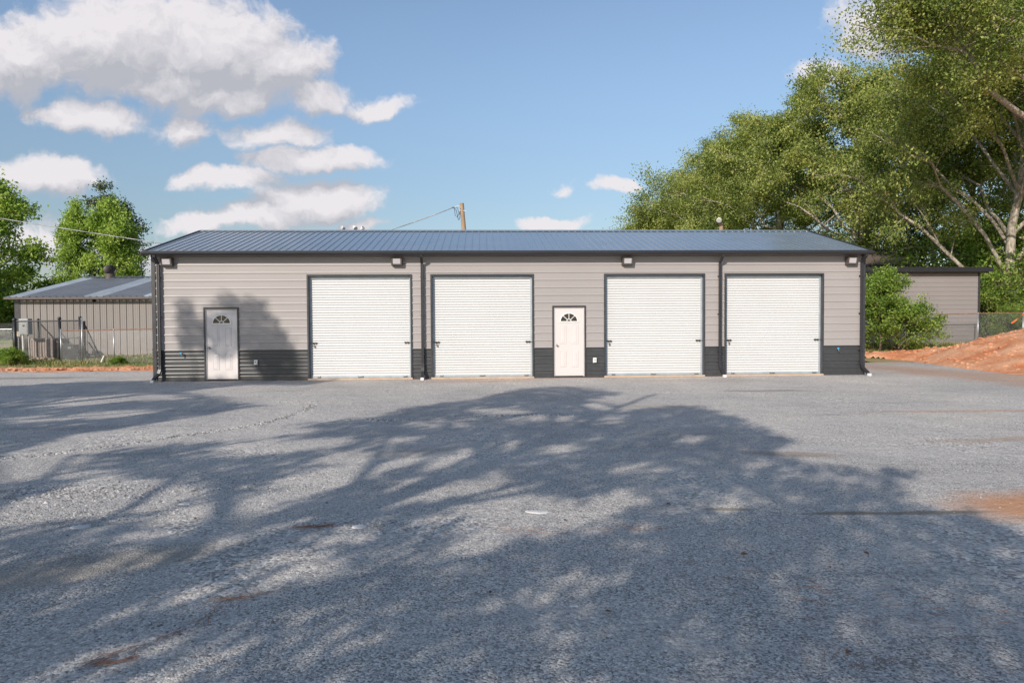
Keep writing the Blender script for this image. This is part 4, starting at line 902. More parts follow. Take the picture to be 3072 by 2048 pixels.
# the bright bush beside the garage
BUSH = treemeshes(51, .095, 22, H=2.15, R=1.3, base=.0, tr=.04, nl=15, ns=6, nt=4, spread=(.13, .13, .09), twig=.6, phi0=-.2, flat=.7)
place(*BUSH, 'leafy_bush', 'bright green bush right of the garage, in front of the grey building', 'bush', (18.5, 9.7, .1), .5, M['bark_dark'], M['leaf_bush'])
TOPB = treemeshes(52, .095, 26, H=3.6, R=.8, base=1.3, tr=.05, nl=12, ns=5, nt=4, spread=(.12, .12, .09), twig=.55, flat=.7)
place(*TOPB, 'leafy_sapling', 'taller upright sapling growing out of the left side of the bright bush', 'sapling', (17.75, 9.9, .15), 0, M['bark_dark'], M['leaf_bush'], None, .95)
WEED = treemeshes(53, .10, 20, H=.95, R=.75, base=.0, tr=.02, nl=14, ns=4, nt=3, spread=(.10, .10, .08), twig=.25, phi0=0., flat=.7)
place(*WEED, 'weed_clump', 'bright weedy clump in front of the meter box at the far left', 'weed', (-19.65, 7.9, .05), 0, M['bark_dark'], M['leaf_bush'], None, .55)
place(*WEED, 'weed_clump', 'small weed tuft at the foot of the rusty-railed fence', 'weed', (-15.5, 8.1, .05), 2, M['bark_dark'], M['leaf_bush'], None, (.35, .35, .25))
# trees on the left
LT = treemeshes(61, .24, 20, H=11.6, R=3.7, base=.8, tr=.22, nl=22, ns=8, nt=4, spread=(.38, .38, .28), twig=.7, phi0=-.9, up=.05)
place(*LT, 'sweetgum_tree', 'large bright green tree cut off by the left edge', 'tree', (-36.2, 30, .8), 0, M['bark_dark'], M['leaf_bright'], 'bright trees behind the left shed')
LT2 = treemeshes(62, .21, 20, H=9.7, R=1.6, base=.8, tr=.16, nl=17, ns=6, nt=4, spread=(.30, .30, .25), twig=.6, phi0=-.9, up=.05)
place(*LT2, 'sweetgum_tree', 'narrow bright green tree left of the pine behind the left shed', 'tree', (-29.6, 30, .7), 0, M['bark_dark'], M['leaf_bright'], 'bright trees behind the left shed', (.62, .62, .97))
place(*LT2, 'sweetgum_tree', 'broader bright green tree directly in front of the dark pine', 'tree', (-26.6, 29, .7), 2.2, M['bark_dark'], M['leaf_bright'], 'bright trees behind the left shed', (.85, .85, .97))
LT3 = treemeshes(63, .22, 16, H=11.0, R=2.4, base=2.5, tr=.2, nl=26, ns=6, nt=4, spread=(.32, .32, .15), twig=.7, phi0=-.7, up=.0)
place(*LT3, 'pine_tree', 'dark green pine rising above the bright trees behind the left shed', 'tree', (-29.2, 34, .6), 0, M['bark_dark'], M['leaf_pine'], None, (.8, .8, .97))
LT4 = treemeshes(64, .26, 14, H=5.2, R=3.4, base=.3, tr=.12, nl=20, ns=6, nt=4, spread=(.4, .4, .28), twig=.7, phi0=-.6)
for i, (x, y, s_, lb) in enumerate(((-33.5, 36, .8, 'low dark tree in the gap between the two bright trees at left'), (-25.5, 42, 1.1, 'low dark tree behind the foot of the pine'), (-38.3, 24, .95, 'dense shrubby tree at the far left edge beside the shed'), (-19, 46, 1., 'low dark tree behind the left shed next to the garage'))):
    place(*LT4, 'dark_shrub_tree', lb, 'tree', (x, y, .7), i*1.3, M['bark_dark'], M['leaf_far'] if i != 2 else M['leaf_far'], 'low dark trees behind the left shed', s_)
# distant woods as one mass
rng = np.random.default_rng(7); n = 26000
th = rng.uniform(-1.25, 1.25, n); rr = rng.uniform(115, 140, n); hh = 7.5+2.5*np.sin(th*17)+1.5*np.sin(th*41+1)
P = np.column_stack([rr*np.sin(th)*1.1, -20+rr*np.cos(th)*1.0, 1.0+hh*rng.uniform(0, 1, n)**.7])
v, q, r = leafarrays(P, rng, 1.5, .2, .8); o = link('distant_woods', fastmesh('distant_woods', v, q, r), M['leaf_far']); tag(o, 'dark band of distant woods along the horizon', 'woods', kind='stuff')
# ---- the trees behind the photographer that shade the lot
SHADE = [[(-3.67,-8.95),(-2.56,-8.52),(-1.89,-6.7),(-0.84,-5.62),(0.45,-3.29),(1.74,-2.84),(2.7,-4.6),(1.72,-5.88),(1.32,-7.35),(2.09,-7.76),(3.57,-7.08),(3.86,-9.09),(3.67,-11.42),(3.02,-12.15),(3.3,-12.84),(3.64,-13.33),(4.3,-13.15),(4.37,-13.69),(3.76,-14.75),(3.61,-15.32),(3.51,-15.94),(2.07,-17.78),(-3.07,-17.49),(-5,-14.76),(-3.78,-14.71),(-3.6,-13.68),(-3.11,-13.35),(-4.29,-12.86),(-5.48,-12.18),(-5.59,-11.18),(-4.04,-10.62),(-2.94,-9.93)],
  [(-15.51,-1.32),(-13.93,-1.11),(-12.51,0.11),(-10.74,0.36),(-9.26,0.81),(-5.03,-0.31),(-5.44,-1.66),(-7.25,-1.19),(-8.19,-2.93),(-6.15,-5.52),(-5.08,-6.54),(-5.69,-7.67),(-6.25,-8.97),(-6.9,-9.81),(-6.74,-11.69),(-7.09,-11.93)],
  [(-5.94,-13.25),(-5.28,-12.78),(-4.86,-13.19),(-5.08,-13.75),(-5.48,-13.89)]]
SUNNY = [[(-0.76,-13.58),(-0.83,-13.94),(-1.03,-14.19),(-1.28,-14.26),(-1.5,-14.13),(-1.63,-13.84),(-1.61,-13.47),(-1.41,-13.16),(-1.12,-13.06),(-0.87,-13.23)],
  [(-0.05,-13.76),(-0.16,-14.28),(-0.38,-14.7),(-0.64,-14.93),(-0.86,-14.9),(-0.98,-14.63),(-0.95,-14.18),(-0.75,-13.67),(-0.43,-13.34),(-0.15,-13.38)],
  [(0.54,-14.62),(0.36,-15),(0.04,-15.24),(-0.31,-15.27),(-0.59,-15.11),(-0.71,-14.77),(-0.6,-14.36),(-0.26,-14.04),(0.17,-13.98),(0.48,-14.22)],
  [(0.96,-14.41),(0.84,-14.65),(0.67,-14.78),(0.5,-14.77),(0.38,-14.62),(0.36,-14.37),(0.46,-14.11),(0.65,-13.94),(0.85,-13.96),(0.97,-14.14)],
  [(0.87,-11.53),(0.76,-11.84),(0.57,-12.07),(0.37,-12.14),(0.22,-12.03),(0.18,-11.78),(0.27,-11.47),(0.46,-11.21),(0.68,-11.12),(0.84,-11.25)],
  [(0.15,-11),(0.1,-11.5),(-0.03,-11.94),(-0.17,-12.17),(-0.29,-12.14),(-0.35,-11.86),(-0.31,-11.4),(-0.2,-10.91),(-0.03,-10.6),(0.11,-10.64)],
  [(1.5,-12.99),(1.4,-13.13),(1.24,-13.21),(1.06,-13.19),(0.93,-13.1),(0.9,-12.94),(0.99,-12.8),(1.16,-12.71),(1.36,-12.73),(1.48,-12.83)],
  [(-0.33,-15.26),(-0.39,-15.44),(-0.53,-15.56),(-0.71,-15.59),(-0.86,-15.53),(-0.92,-15.39),(-0.88,-15.21),(-0.73,-15.07),(-0.54,-15.03),(-0.38,-15.11)],
  [(-0.59,-15.61),(-0.62,-15.77),(-0.73,-15.9),(-0.86,-15.96),(-0.98,-15.93),(-1.04,-15.82),(-1.02,-15.66),(-0.91,-15.52),(-0.77,-15.45),(-0.64,-15.48)],
  [(0.68,-15.03),(0.62,-15.14),(0.49,-15.22),(0.35,-15.25),(0.25,-15.22),(0.22,-15.13),(0.28,-15.02),(0.4,-14.93),(0.55,-14.9),(0.66,-14.94)],
  [(0.18,-16.38),(0.1,-16.59),(-0.03,-16.71),(-0.16,-16.7),(-0.25,-16.57),(-0.28,-16.36),(-0.21,-16.12),(-0.07,-15.97),(0.08,-15.98),(0.18,-16.14)],
  [(-1.56,-15.67),(-1.59,-15.93),(-1.76,-16.18),(-2,-16.32),(-2.23,-16.32),(-2.38,-16.19),(-2.4,-15.96),(-2.25,-15.69),(-1.99,-15.5),(-1.71,-15.49)],
  [(-2.35,-16.12),(-2.3,-16.35),(-2.33,-16.6),(-2.42,-16.78),(-2.54,-16.85),(-2.64,-16.79),(-2.71,-16.62),(-2.7,-16.37),(-2.61,-16.14),(-2.47,-16.04)],
  [(-1.69,-16.55),(-1.7,-16.77),(-1.81,-17.07),(-1.97,-17.33),(-2.12,-17.47),(-2.21,-17.46),(-2.23,-17.32),(-2.15,-17.06),(-1.99,-16.75),(-1.81,-16.54)],
  [(-1.53,-16.81),(-1.54,-16.95),(-1.62,-17.16),(-1.73,-17.35),(-1.83,-17.46),(-1.89,-17.47),(-1.89,-17.37),(-1.83,-17.19),(-1.72,-16.98),(-1.6,-16.83)],
  [(-2.29,-15.15),(-2.32,-15.38),(-2.5,-15.63),(-2.75,-15.81),(-2.98,-15.88),(-3.12,-15.8),(-3.13,-15.61),(-2.98,-15.36),(-2.72,-15.14),(-2.44,-15.05)],
  [(-3.08,-14.85),(-3.08,-15.04),(-3.2,-15.23),(-3.39,-15.36),(-3.58,-15.39),(-3.71,-15.31),(-3.73,-15.15),(-3.63,-14.95),(-3.43,-14.8),(-3.21,-14.76)],
  [(-3.11,-15.51),(-3.07,-15.71),(-3.13,-15.96),(-3.25,-16.14),(-3.38,-16.22),(-3.49,-16.17),(-3.54,-16),(-3.51,-15.76),(-3.4,-15.54),(-3.24,-15.44)],
  [(-2.35,-10.72),(-2.47,-11.18),(-2.93,-11.58),(-3.52,-11.77),(-4.06,-11.72),(-4.38,-11.44),(-4.35,-11),(-3.94,-10.55),(-3.27,-10.3),(-2.65,-10.36)],
  [(-1.75,-11.82),(-1.81,-12.17),(-2.02,-12.45),(-2.32,-12.56),(-2.6,-12.48),(-2.77,-12.23),(-2.76,-11.88),(-2.55,-11.56),(-2.22,-11.41),(-1.91,-11.52)],
  [(-1.73,-12.76),(-1.81,-13.18),(-2.1,-13.56),(-2.48,-13.78),(-2.82,-13.79),(-3.03,-13.59),(-3.03,-13.23),(-2.78,-12.81),(-2.35,-12.51),(-1.94,-12.49)],
  [(-1.49,-12.67),(-1.53,-12.96),(-1.69,-13.17),(-1.92,-13.25),(-2.12,-13.16),(-2.25,-12.94),(-2.24,-12.65),(-2.08,-12.41),(-1.83,-12.32),(-1.61,-12.42)],
  [(-1.47,-10.77),(-1.53,-11.03),(-1.71,-11.21),(-1.95,-11.26),(-2.17,-11.17),(-2.28,-10.96),(-2.25,-10.7),(-2.06,-10.5),(-1.81,-10.44),(-1.58,-10.55)],
  [(-0.71,-9.3),(-0.81,-9.6),(-1.09,-9.76),(-1.44,-9.74),(-1.74,-9.53),(-1.89,-9.2),(-1.81,-8.88),(-1.52,-8.69),(-1.14,-8.72),(-0.83,-8.96)],
  [(0.38,-7.73),(0.24,-8.07),(-0.07,-8.25),(-0.43,-8.21),(-0.73,-7.98),(-0.85,-7.62),(-0.73,-7.25),(-0.41,-7.04),(-0.02,-7.08),(0.29,-7.35)],
  [(2.07,-9.19),(1.91,-9.46),(1.64,-9.61),(1.35,-9.58),(1.13,-9.39),(1.08,-9.11),(1.22,-8.82),(1.51,-8.66),(1.83,-8.69),(2.04,-8.9)],
  [(1.11,-8.85),(0.95,-9.13),(0.63,-9.28),(0.27,-9.25),(-0.02,-9.04),(-0.12,-8.74),(0.01,-8.44),(0.35,-8.27),(0.74,-8.3),(1.03,-8.53)],
  [(-2.35,-13.86),(-2.41,-14.2),(-2.68,-14.57),(-3.03,-14.82),(-3.36,-14.9),(-3.56,-14.79),(-3.56,-14.51),(-3.35,-14.14),(-2.96,-13.82),(-2.57,-13.7)],
  [(-3.37,-13.59),(-3.33,-14.07),(-3.56,-14.43),(-3.95,-14.58),(-4.38,-14.5),(-4.73,-14.19),(-4.87,-13.73),(-4.7,-13.28),(-4.25,-13.05),(-3.72,-13.18)],
  [(2.08,-14.49),(1.95,-14.64),(1.74,-14.73),(1.55,-14.72),(1.42,-14.61),(1.41,-14.44),(1.53,-14.27),(1.74,-14.17),(1.96,-14.19),(2.09,-14.31)],
  [(3.86,-14.57),(3.58,-14.84),(3.38,-14.88),(3.31,-14.7),(3.41,-14.33),(3.67,-13.87),(4,-13.5),(4.25,-13.42),(4.3,-13.69),(4.13,-14.14)],
  [(3.43,-13.95),(3.3,-14.06),(3.14,-14.05),(3,-13.92),(2.94,-13.73),(2.98,-13.52),(3.12,-13.4),(3.3,-13.41),(3.44,-13.56),(3.48,-13.76)],
  [(2.98,-12.74),(2.85,-12.89),(2.66,-12.97),(2.47,-12.96),(2.36,-12.85),(2.36,-12.69),(2.48,-12.53),(2.68,-12.44),(2.88,-12.46),(2.99,-12.57)],
  [(0.92,-15.63),(0.83,-15.77),(0.69,-15.85),(0.55,-15.84),(0.45,-15.75),(0.43,-15.6),(0.51,-15.45),(0.66,-15.36),(0.82,-15.37),(0.91,-15.48)],
  [(-1.16,-15.69),(-1.18,-15.8),(-1.27,-15.88),(-1.37,-15.9),(-1.47,-15.86),(-1.53,-15.76),(-1.52,-15.65),(-1.44,-15.57),(-1.32,-15.54),(-1.22,-15.59)],
  [(2.75,-10.99),(2.63,-11.18),(2.47,-11.29),(2.32,-11.28),(2.23,-11.15),(2.24,-10.95),(2.35,-10.74),(2.52,-10.62),(2.69,-10.64),(2.77,-10.78)],
  [(-0.19,-12.68),(-0.25,-12.95),(-0.39,-13.28),(-0.56,-13.52),(-0.69,-13.61),(-0.76,-13.53),(-0.72,-13.3),(-0.6,-12.98),(-0.42,-12.7),(-0.26,-12.58)],
  [(-0.42,-11.55),(-0.49,-11.94),(-0.7,-12.37),(-0.94,-12.67),(-1.14,-12.77),(-1.24,-12.64),(-1.2,-12.32),(-1.02,-11.89),(-0.75,-11.52),(-0.51,-11.38)],
  [(-1.1,-11.95),(-1.15,-12.19),(-1.31,-12.37),(-1.52,-12.45),(-1.7,-12.39),(-1.8,-12.22),(-1.76,-11.99),(-1.6,-11.79),(-1.38,-11.69),(-1.18,-11.76)],
  [(-1.49,-15.12),(-1.52,-15.29),(-1.66,-15.4),(-1.84,-15.44),(-2.01,-15.39),(-2.11,-15.27),(-2.09,-15.11),(-1.96,-14.97),(-1.77,-14.92),(-1.58,-14.98)],
  [(-0.78,-14.82),(-0.83,-14.95),(-0.96,-15.06),(-1.14,-15.1),(-1.29,-15.06),(-1.36,-14.96),(-1.32,-14.83),(-1.18,-14.72),(-1,-14.67),(-0.84,-14.71)],
  [(-2.95,-16.38),(-2.92,-16.5),(-2.94,-16.64),(-3.01,-16.75),(-3.1,-16.79),(-3.17,-16.75),(-3.21,-16.65),(-3.19,-16.51),(-3.13,-16.39),(-3.03,-16.33)],
  [(-2.41,-16.91),(-2.39,-17.02),(-2.42,-17.15),(-2.49,-17.27),(-2.56,-17.33),(-2.62,-17.31),(-2.65,-17.23),(-2.62,-17.1),(-2.56,-16.97),(-2.48,-16.89)],
  [(-1.14,-16.61),(-1.16,-16.7),(-1.25,-16.78),(-1.36,-16.82),(-1.46,-16.81),(-1.52,-16.75),(-1.5,-16.66),(-1.43,-16.57),(-1.31,-16.53),(-1.2,-16.54)],
  [(-8.67,-4.6),(-8.57,-5.3),(-8.93,-5.9),(-9.56,-6.19),(-10.26,-6.11),(-10.8,-5.68),(-10.99,-5.02),(-10.71,-4.35),(-10.02,-3.97),(-9.22,-4.07)],
  [(-7.32,-4.53),(-7.31,-5.04),(-7.71,-5.29),(-8.37,-5.23),(-9.07,-4.86),(-9.57,-4.31),(-9.66,-3.76),(-9.26,-3.44),(-8.53,-3.52),(-7.78,-3.95)],
  [(-6.84,-7.03),(-6.82,-7.49),(-7.08,-7.93),(-7.52,-8.18),(-7.98,-8.18),(-8.31,-7.93),(-8.38,-7.5),(-8.16,-7.04),(-7.69,-6.74),(-7.18,-6.73)],
  [(-8.09,-7.87),(-8.03,-8.17),(-8.21,-8.39),(-8.53,-8.45),(-8.9,-8.34),(-9.19,-8.09),(-9.27,-7.79),(-9.11,-7.56),(-8.77,-7.48),(-8.37,-7.61)],
  [(-5.39,-4.26),(-5.41,-4.7),(-5.74,-4.93),(-6.24,-4.88),(-6.75,-4.56),(-7.09,-4.08),(-7.12,-3.61),(-6.79,-3.34),(-6.23,-3.39),(-5.69,-3.76)]]
WALLSH = [[(-8.71,2.21),(-7.75,2.2),(-7.77,0.93),(-8.15,0.74),(-8.73,0.88)],
  [(-9.54,2.49),(-9.14,2.23),(-8.87,1.72),(-8.78,0.94),(-9.52,0.95)],
  [(-8.37,2.59),(-7.77,2.54),(-7.6,2.12),(-8.38,2.13)],
  [(-7.72,2.2),(-6.96,2.12),(-6.61,1.64),(-6.33,1.25),(-6.11,0.73),(-5.97,0.14),(-7.14,0.15),(-7.69,0.93)],
  [(-8.67,1.85),(-8.01,1.97),(-7.83,1.19),(-8.41,0.68),(-8.66,1.07)],
  [(-7.62,2.49),(-7.11,2.38),(-6.98,2.12),(-7.62,2.15)]]
# crowns are grown towards where their shade lies: each leaf clump hangs up-sun of a shaded patch of ground or wall
def inpoly(x, y, poly):
    c = np.zeros(len(x), bool); n = len(poly)
    for i in range(n):
        (x0, y0), (x1, y1) = poly[i], poly[(i+1) % n]
        k_ = (y0 > y) != (y1 > y); xi = (x1-x0)*(y-y0)/((y1-y0) if y1 != y0 else 1e-9)+x0; c ^= k_ & (x < xi)
    return c
def cluster(P, k, rng, it=12):
    k = min(k, len(P)); c = P[rng.choice(len(P), k, replace=False)]
    for _ in range(it):
        d = ((P[:, None]-c[None])**2).sum(-1); l = d.argmin(1)
        c = np.array([P[l == i].mean(0) if (l == i).any() else c[i] for i in range(k)])
    return l, c
SV = np.array(S)
def shade_targets(rng):
    g_ = .17; gx, gy = np.meshgrid(np.arange(-22, 9, g_), np.arange(-19, 1.2, g_)); x = gx.ravel()+rng.uniform(-.09, .09, gx.size); y = gy.ravel()+rng.uniform(-.09, .09, gx.size)
    on = np.zeros(len(x), bool)
    for p in SHADE: on |= inpoly(x, y, p)
    for p in SUNNY: on &= ~inpoly(x, y, p)
    on &= ~((y > -.02) & (x > -10.3)); q = np.column_stack([x, y, 0*x])[on]
    gx, gz_ = np.meshgrid(np.arange(-10.2, -4, .15), np.arange(.05, 3.2, .12)); x, z = gx.ravel(), gz_.ravel(); on = np.zeros(len(x), bool)
    for p in WALLSH: on |= inpoly(x, z, p)
    return np.concatenate([q, np.column_stack([x, 0*x, z])[on]])
def shade_trees():
    rng = np.random.default_rng(77); q = shade_targets(rng); sx = .5*(q[:, 0]-CAM[0])+.866*(q[:, 1]-CAM[1]); px_ = .866*(q[:, 0]-CAM[0])-.5*(q[:, 1]-CAM[1])
    out = []
    for st, pt, R, sel in ((-8.5, -4.2, 5.5, px_ > -10.6), (-9.5, -15.5, 5.5, px_ <= -10.6)):
        Q = q[sel]; s_, p_ = sx[sel], px_[sel]; w = np.sqrt(np.clip(1-((p_-pt)/(R+1))**2, .05, 1)); sc_ = st+w*2.6*rng.uniform(-1, 1, len(Q))
        t = (s_-sc_)/math.cos(SUN_EL); P = Q+SV[None]*t[:, None]; base_ = np.array([CAM[0]+.5*st+.866*pt, CAM[1]+.866*st-.5*pt, 0]); P = P-base_; P = P[P[:, 2] > 2.2]
        top_ = P[:, 2].max()*.9; tz = np.linspace(0, top_, 9); wv = np.cumsum(rng.normal(size=(9, 2))*.12, axis=0); wv -= wv[0]
        BR = [(np.column_stack([wv, tz]), np.linspace(.30, .05, 9), 8)]; l, c = cluster(P, 26, rng)
        for i in range(len(c)):
            m_ = P[l == i]
            if len(m_) < 3: continue
            h = np.hypot(c[i, 0], c[i, 1]); z0_ = min(top_*.95, max(2.0, c[i, 2]-h*.6)); a = np.array([np.interp(z0_, tz, wv[:, 0]), np.interp(z0_, tz, wv[:, 1]), z0_]); L = np.linalg.norm(c[i]-a)
            lp = bez(a, (a+c[i])/2+np.array([0, 0, L*.12])+rng.normal(size=3)*L*.05, c[i], 8); BR.append((lp, np.linspace(.07, .028, 8), 6))
            l2, c2 = cluster(m_, max(2, len(m_)//22), rng, 6)
            for j in range(len(c2)):
                b0 = lp[rng.integers(4, 8)]; sp_ = bez(b0, (b0+c2[j])/2+rng.normal(size=3)*.1, c2[j], 4); BR.append((sp_, np.linspace(.03, .012, 4), 4))
                for e in m_[l2 == j][::4]: BR.append((np.array([c2[j], (c2[j]+e)/2+rng.normal(size=3)*.04, e]), np.array([.011, .008, .005]), 3))
        T = np.repeat(P, 8, axis=0)+rng.normal(size=(len(P)*8, 3))*.08; out.append((base_, BR, T))
    return out

for i, (b_, BR, T) in enumerate(shade_trees()):
    v, q = tubearrays(BR); tm_ = fastmesh('trunk', v, q); v, q, r = leafarrays(T, np.random.default_rng(i), .155, .5, .6); cm_ = fastmesh('crown', v, q, r)
    place(tm_, cm_, 'shade_tree', ('oak standing behind the photographer to the left', 'tall oak far to the left behind the photographer')[i], 'tree', tuple(b_), 0, M['bark'], M['leaf_oak'], 'trees behind the photographer')

# ---------------------------------------------------------------- grass
rng = np.random.default_rng(17)
def blades(n, fx, fy, h, dens=None):
    x = rng.uniform(*fx, n); y = rng.uniform(*fy, n)
    if dens is not None: k_ = rng.uniform(0, 1, n) < dens(x, y); x, y = x[k_], y[k_]
    return x, y, h*rng.uniform(.4, 1.3, len(x))
parts = [blades(26000, (-34, -10.4), (6.6, 12.5), .085, lambda x, y: np.clip(.45+.5*lobes(x, y, .9, 31)+(y-7.5)*.12, .05, 1)*np.clip((y-6.4-.5*lobes(x, y, .7, 32))/1., 0, 1)),
         blades(4000, (-24, -16.5), (7.8, 10), .13, lambda x, y: np.clip(.5+.6*lobes(x, y, 1.4, 33), 0, 1)),
         blades(9000, (11.4, 18.5), (9.4, 13.3), .16, lambda x, y: np.clip(.7+.4*lobes(x, y, 1.2, 34), .1, 1)),
         blades(3000, (18, 31), (11.4, 14), .28, None)]
x = np.concatenate([p[0] for p in parts]); y = np.concatenate([p[1] for p in parts]); h = np.concatenate([p[2] for p in parts]); n = len(x)
z = terrain(x, y)-.03; a = rng.uniform(0, 6.28, n); w = h*.16+.006; lean = rng.normal(size=(n, 2))*h[:, None]*.4
v = np.stack([np.column_stack([x-w*np.cos(a), y-w*np.sin(a), z]), np.column_stack([x+w*np.cos(a), y+w*np.sin(a), z]),
              np.column_stack([x+lean[:, 0]+w*.3*np.cos(a), y+lean[:, 1]+w*.3*np.sin(a), z+h]), np.column_stack([x+lean[:, 0]-w*.3*np.cos(a), y+lean[:, 1]-w*.3*np.sin(a), z+h])], 1).reshape(-1, 3)
o = link('grass', fastmesh('grass', v, np.arange(4*n).reshape(n, 4), rng.uniform(0, 1, n)), M['grass_blade']); tag(o, 'patchy short grass around the shed and beside the clay', 'grass', kind='stuff')

# ---------------------------------------------------------------- loose stones of the lot
rng = np.random.default_rng(23)
base = np.array([(1,0,0),(.5,.8,0),(-.5,.85,0),(-1,.05,0),(-.45,-.8,0),(.5,-.85,0),(.35,.2,.6),(-.4,.1,.7)]); ti = [(0,1,6,6),(1,2,7,6),(2,3,7,7),(3,4,7,7),(4,5,6,7),(5,0,6,6)]
m2, nt, b = mat('loose_gravel'); at_ = N(nt, 'ShaderNodeAttribute', attribute_name='rnd').outputs['Fac']
nt.links.new(ramp(nt, at_, [(.0, (.15, .145, .14)), (.5, (.34, .325, .31)), (.95, (.60, .57, .54))]), b.inputs['Base Color']); b.inputs['Roughness'].default_value = .9
n = 26000
d_ = 2.6+14*rng.uniform(0, 1, n)**2.0; ax = rng.uniform(-.82, .82, n); px = CAM[0]+d_*(ax+.046); py = CAM[1]+d_
clus = lobes(px, py, 1.3, 41)+rng.normal(size=n)*.5 > .25; px, py, d_ = px[clus], py[clus], d_[clus]; n = len(px)
r_ = rng.choice([.005, .007, .009, .013], n, p=[.4, .35, .2, .05])*(1+d_*.03)
# coarse patches, wheel ruts
rut = np.array([(-7.4, -12.3), (-6.23, -11.45), (-5.19, -10.25), (-4.3, -9.02), (-4.0, -7.36), (-4.18, -5.91)]); t_ = rng.uniform(0, 5, 1500); k_ = t_.astype(int); f_ = (t_-k_)[:, None]; rp = rut[k_]*(1-f_)+rut[k_+1]*f_+rng.normal(size=(1500, 2))*.045
px = np.concatenate([px, rp[:, 0]]); py = np.concatenate([py, rp[:, 1]]); r_ = np.concatenate([r_, rng.uniform(.01, .03, 1500)])
xs_ = [(-4.6, -13.6, 1.3, .35, 900, .022), (-4.0, -14.3, 1.2, .3, 500, .018), (-2.2, -16.75, .5, .12, 250, .014), (-1.55, -14.85, .5, .08, 220, .018), (-2.1, -17.75, .25, .08, 160, .014), (-2.3, -8.7, .45, .12, 160, .03), (.1, -8.3, .9, .10, 220, .03), (-.2, -11.2, .4, .25, 160, .018)]
for (cx_, cy_, sx_, sy_, k_, rr_) in xs_:
    px = np.concatenate([px, cx_+rng.normal(size=k_)*sx_*.6]); py = np.concatenate([py, cy_+rng.normal(size=k_)*sy_*.6]); r_ = np.concatenate([r_, rr_*rng.uniform(.4, 1.1, k_)])
n = len(px); a = rng.uniform(0, 6.28, n); B = base[None]*rng.uniform(.6, 1.25, (n, 8, 1)); ca, sa = np.cos(a)[:, None], np.sin(a)[:, None]
v = np.stack([(B[:, :, 0]*ca-B[:, :, 1]*sa)*r_[:, None]+px[:, None], (B[:, :, 0]*sa+B[:, :, 1]*ca)*r_[:, None]+py[:, None], B[:, :, 2]*r_[:, None]+(gz(px, py)*fade(px, py)+.002)[:, None]], -1).reshape(-1, 3)
F4 = [(0,1,6,5),(1,2,7,6),(2,3,4,7),(5,6,7,4)]
q = (np.array(F4)[None]+np.arange(n)[:, None, None]*8).reshape(-1, 4); rnd = np.repeat(rng.uniform(0, 1, n), 4)
o = link('loose_gravel', fastmesh('loose_gravel', v, q, rnd), m2); tag(o, 'loose crushed stones scattered over the gravel lot', 'gravel', kind='stuff')
# pale flat stones
def slab(label, x, y, a, b_, rot, h=.012, seed=0):
    rs = random.Random(seed); n = 9; q = MB(); vs = []; z = float(gz(x, y))+.004
    out = []
    for i in range(n):
        w = 2*math.pi*i/n; r_ = rs.uniform(.75, 1.05); out.append((a*r_*math.cos(w), b_*r_*math.sin(w)))
    cr_, sr_ = math.cos(rot), math.sin(rot)
    for k_, (s, zz) in enumerate(((1, 0), (.98, h*.7), (.85, h))): vs += [(x+s*(p*cr_-q_*sr_), y+s*(p*sr_+q_*cr_), z+zz) for p, q_ in out]
    q.add(vs, [(i, (i+1) % n, n+(i+1) % n, n+i) for i in range(n)]+[(n+i, n+(i+1) % n, 2*n+(i+1) % n, 2*n+i) for i in range(n)]+[tuple(range(2*n, 3*n))])
    return tag(q.build('flat_stone', M['stone']), label, 'stone', 'pale flat stones lying on the gravel')
slab('pale oval flat stone on the left part of the gravel', -3.95, -14.83, .095, .045, 0, seed=1)
slab('bluish white squarish flat stone on the gravel below the second roll-up door', -1.63, -14.92, .065, .05, 0, seed=2)
slab('long pale flat stone in the sunlit patch near the centre of the lot', -.11, -14.62, .13, .045, -.15, seed=3)
slab('small white stone below the bright sun patch in the central foreground', -.06, -16.63, .032, .016, 0, .008, seed=4)
slab('small buff stone near the left edge of the rough gravel', -3.4, -14.1, .06, .035, 0, seed=5)
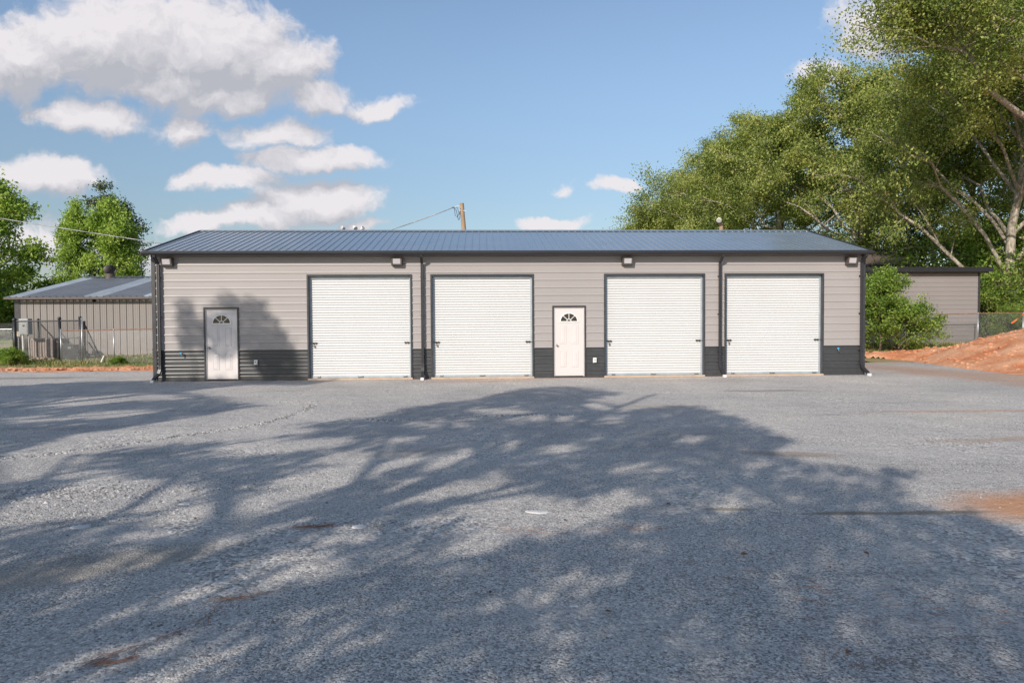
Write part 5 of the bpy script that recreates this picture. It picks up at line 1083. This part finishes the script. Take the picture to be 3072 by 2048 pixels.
# pine straw tufts
def straw(label, pts, n, spread, seed):
    rs = np.random.default_rng(seed); q = MB(); pts = np.array(pts, float)
    for i in range(n):
        k_ = rs.integers(0, len(pts)-1); s = rs.uniform(); p = pts[k_]*(1-s)+pts[k_+1]*s+rs.normal(size=2)*spread; t_ = pts[k_+1]-pts[k_]; an = math.atan2(t_[1], t_[0])+rs.normal()*.35; L = rs.uniform(.05, .13)
        z = float(gz(p[0], p[1]))+.008+rs.uniform(0, .008); q.tube([(p[0], p[1], z), (p[0]+L*math.cos(an)*.5, p[1]+L*math.sin(an)*.5, z+.006), (p[0]+L*math.cos(an+.2), p[1]+L*math.sin(an+.2), z)], .0016, 3, False)
    return tag(q.build('pine_straw', M['needles']), label, 'pine straw', 'tufts of pine straw on the gravel', 'stuff')
straw('long reddish pine straw drift winding over the left foreground gravel', [(-2.05, -16.3), (-2.2, -16.45), (-2.2, -16.7), (-2.36, -16.95), (-2.5, -17.1)], 36, .02, 1)
straw('short reddish pine straw tuft above the long drift', [(-2.3, -16.4), (-2.1, -16.38), (-1.9, -16.25)], 22, .012, 2)
straw('pine straw tuft beside the squarish white stone', [(-2.2, -14.93), (-1.9, -14.9)], 40, .02, 3)
straw('pine straw smear in the lower left corner foreground', [(-2.62, -17.2), (-2.42, -17.18)], 25, .008, 4)
straw('pine straw strewn below the central sunlit patch', [(-.5, -15.1), (.0, -15.2), (.45, -15.15), (.9, -15.2)], 34, .05, 5)
straw('scattered pine straw over the right foreground gravel', [(.9, -16.2), (1.6, -16.6), (2.3, -16.9), (1.6, -17.1), (1.2, -17.5)], 60, .18, 6)
# dead leaves
rs = random.Random(9)
LV = [(-.55+.0, -16.4, 'curled brown leaf left of the central foreground'), (.12, -16.75, 'brown leaf right of the small white foreground stone'), (1.75, -16.15, 'small brown leaf in the right foreground'), (1.28, -15.85, 'dark curled leaf right of centre in the foreground'), (2.15, -15.9, 'dark leaf on the shaded right gravel'),
      (-3.1, -14.6, 'orange brown leaf on the left gravel'), (.1, -14.9, 'little orange leaf beside the long pale stone'), (1.25, -17.3, 'brown leaf at the lower right of centre'), (2.4, -17.2, 'brown leaf in the lower right corner area'), (1.1, -14.5, 'tan leaf near the mud streak')]
for i, (x, y, lb) in enumerate(LV):
    q = MB(); L = rs.uniform(.018, .032); an = rs.uniform(0, 3.1); ca, sa = math.cos(an), math.sin(an); z = float(gz(x, y))+.012
    o_ = [(-1, 0, .1), (-.5, .4, .5), (.2, .5, .45), (1, 0, .0), (.2, -.45, .5), (-.5, -.4, .45), (-.2, 0, .05), (.4, 0, .05)]
    vs = [(x+L*(p*ca-r_*sa), y+L*(p*sa+r_*ca), z+L*h_) for p, r_, h_ in o_]; q.add(vs, [(0,6,1), (1,6,7,2), (2,7,3), (3,7,4), (4,7,6,5), (5,6,0)])
    tag(q.build('dead_leaf', M['dead_leaf']), lb, 'leaf', 'fallen leaves on the gravel')
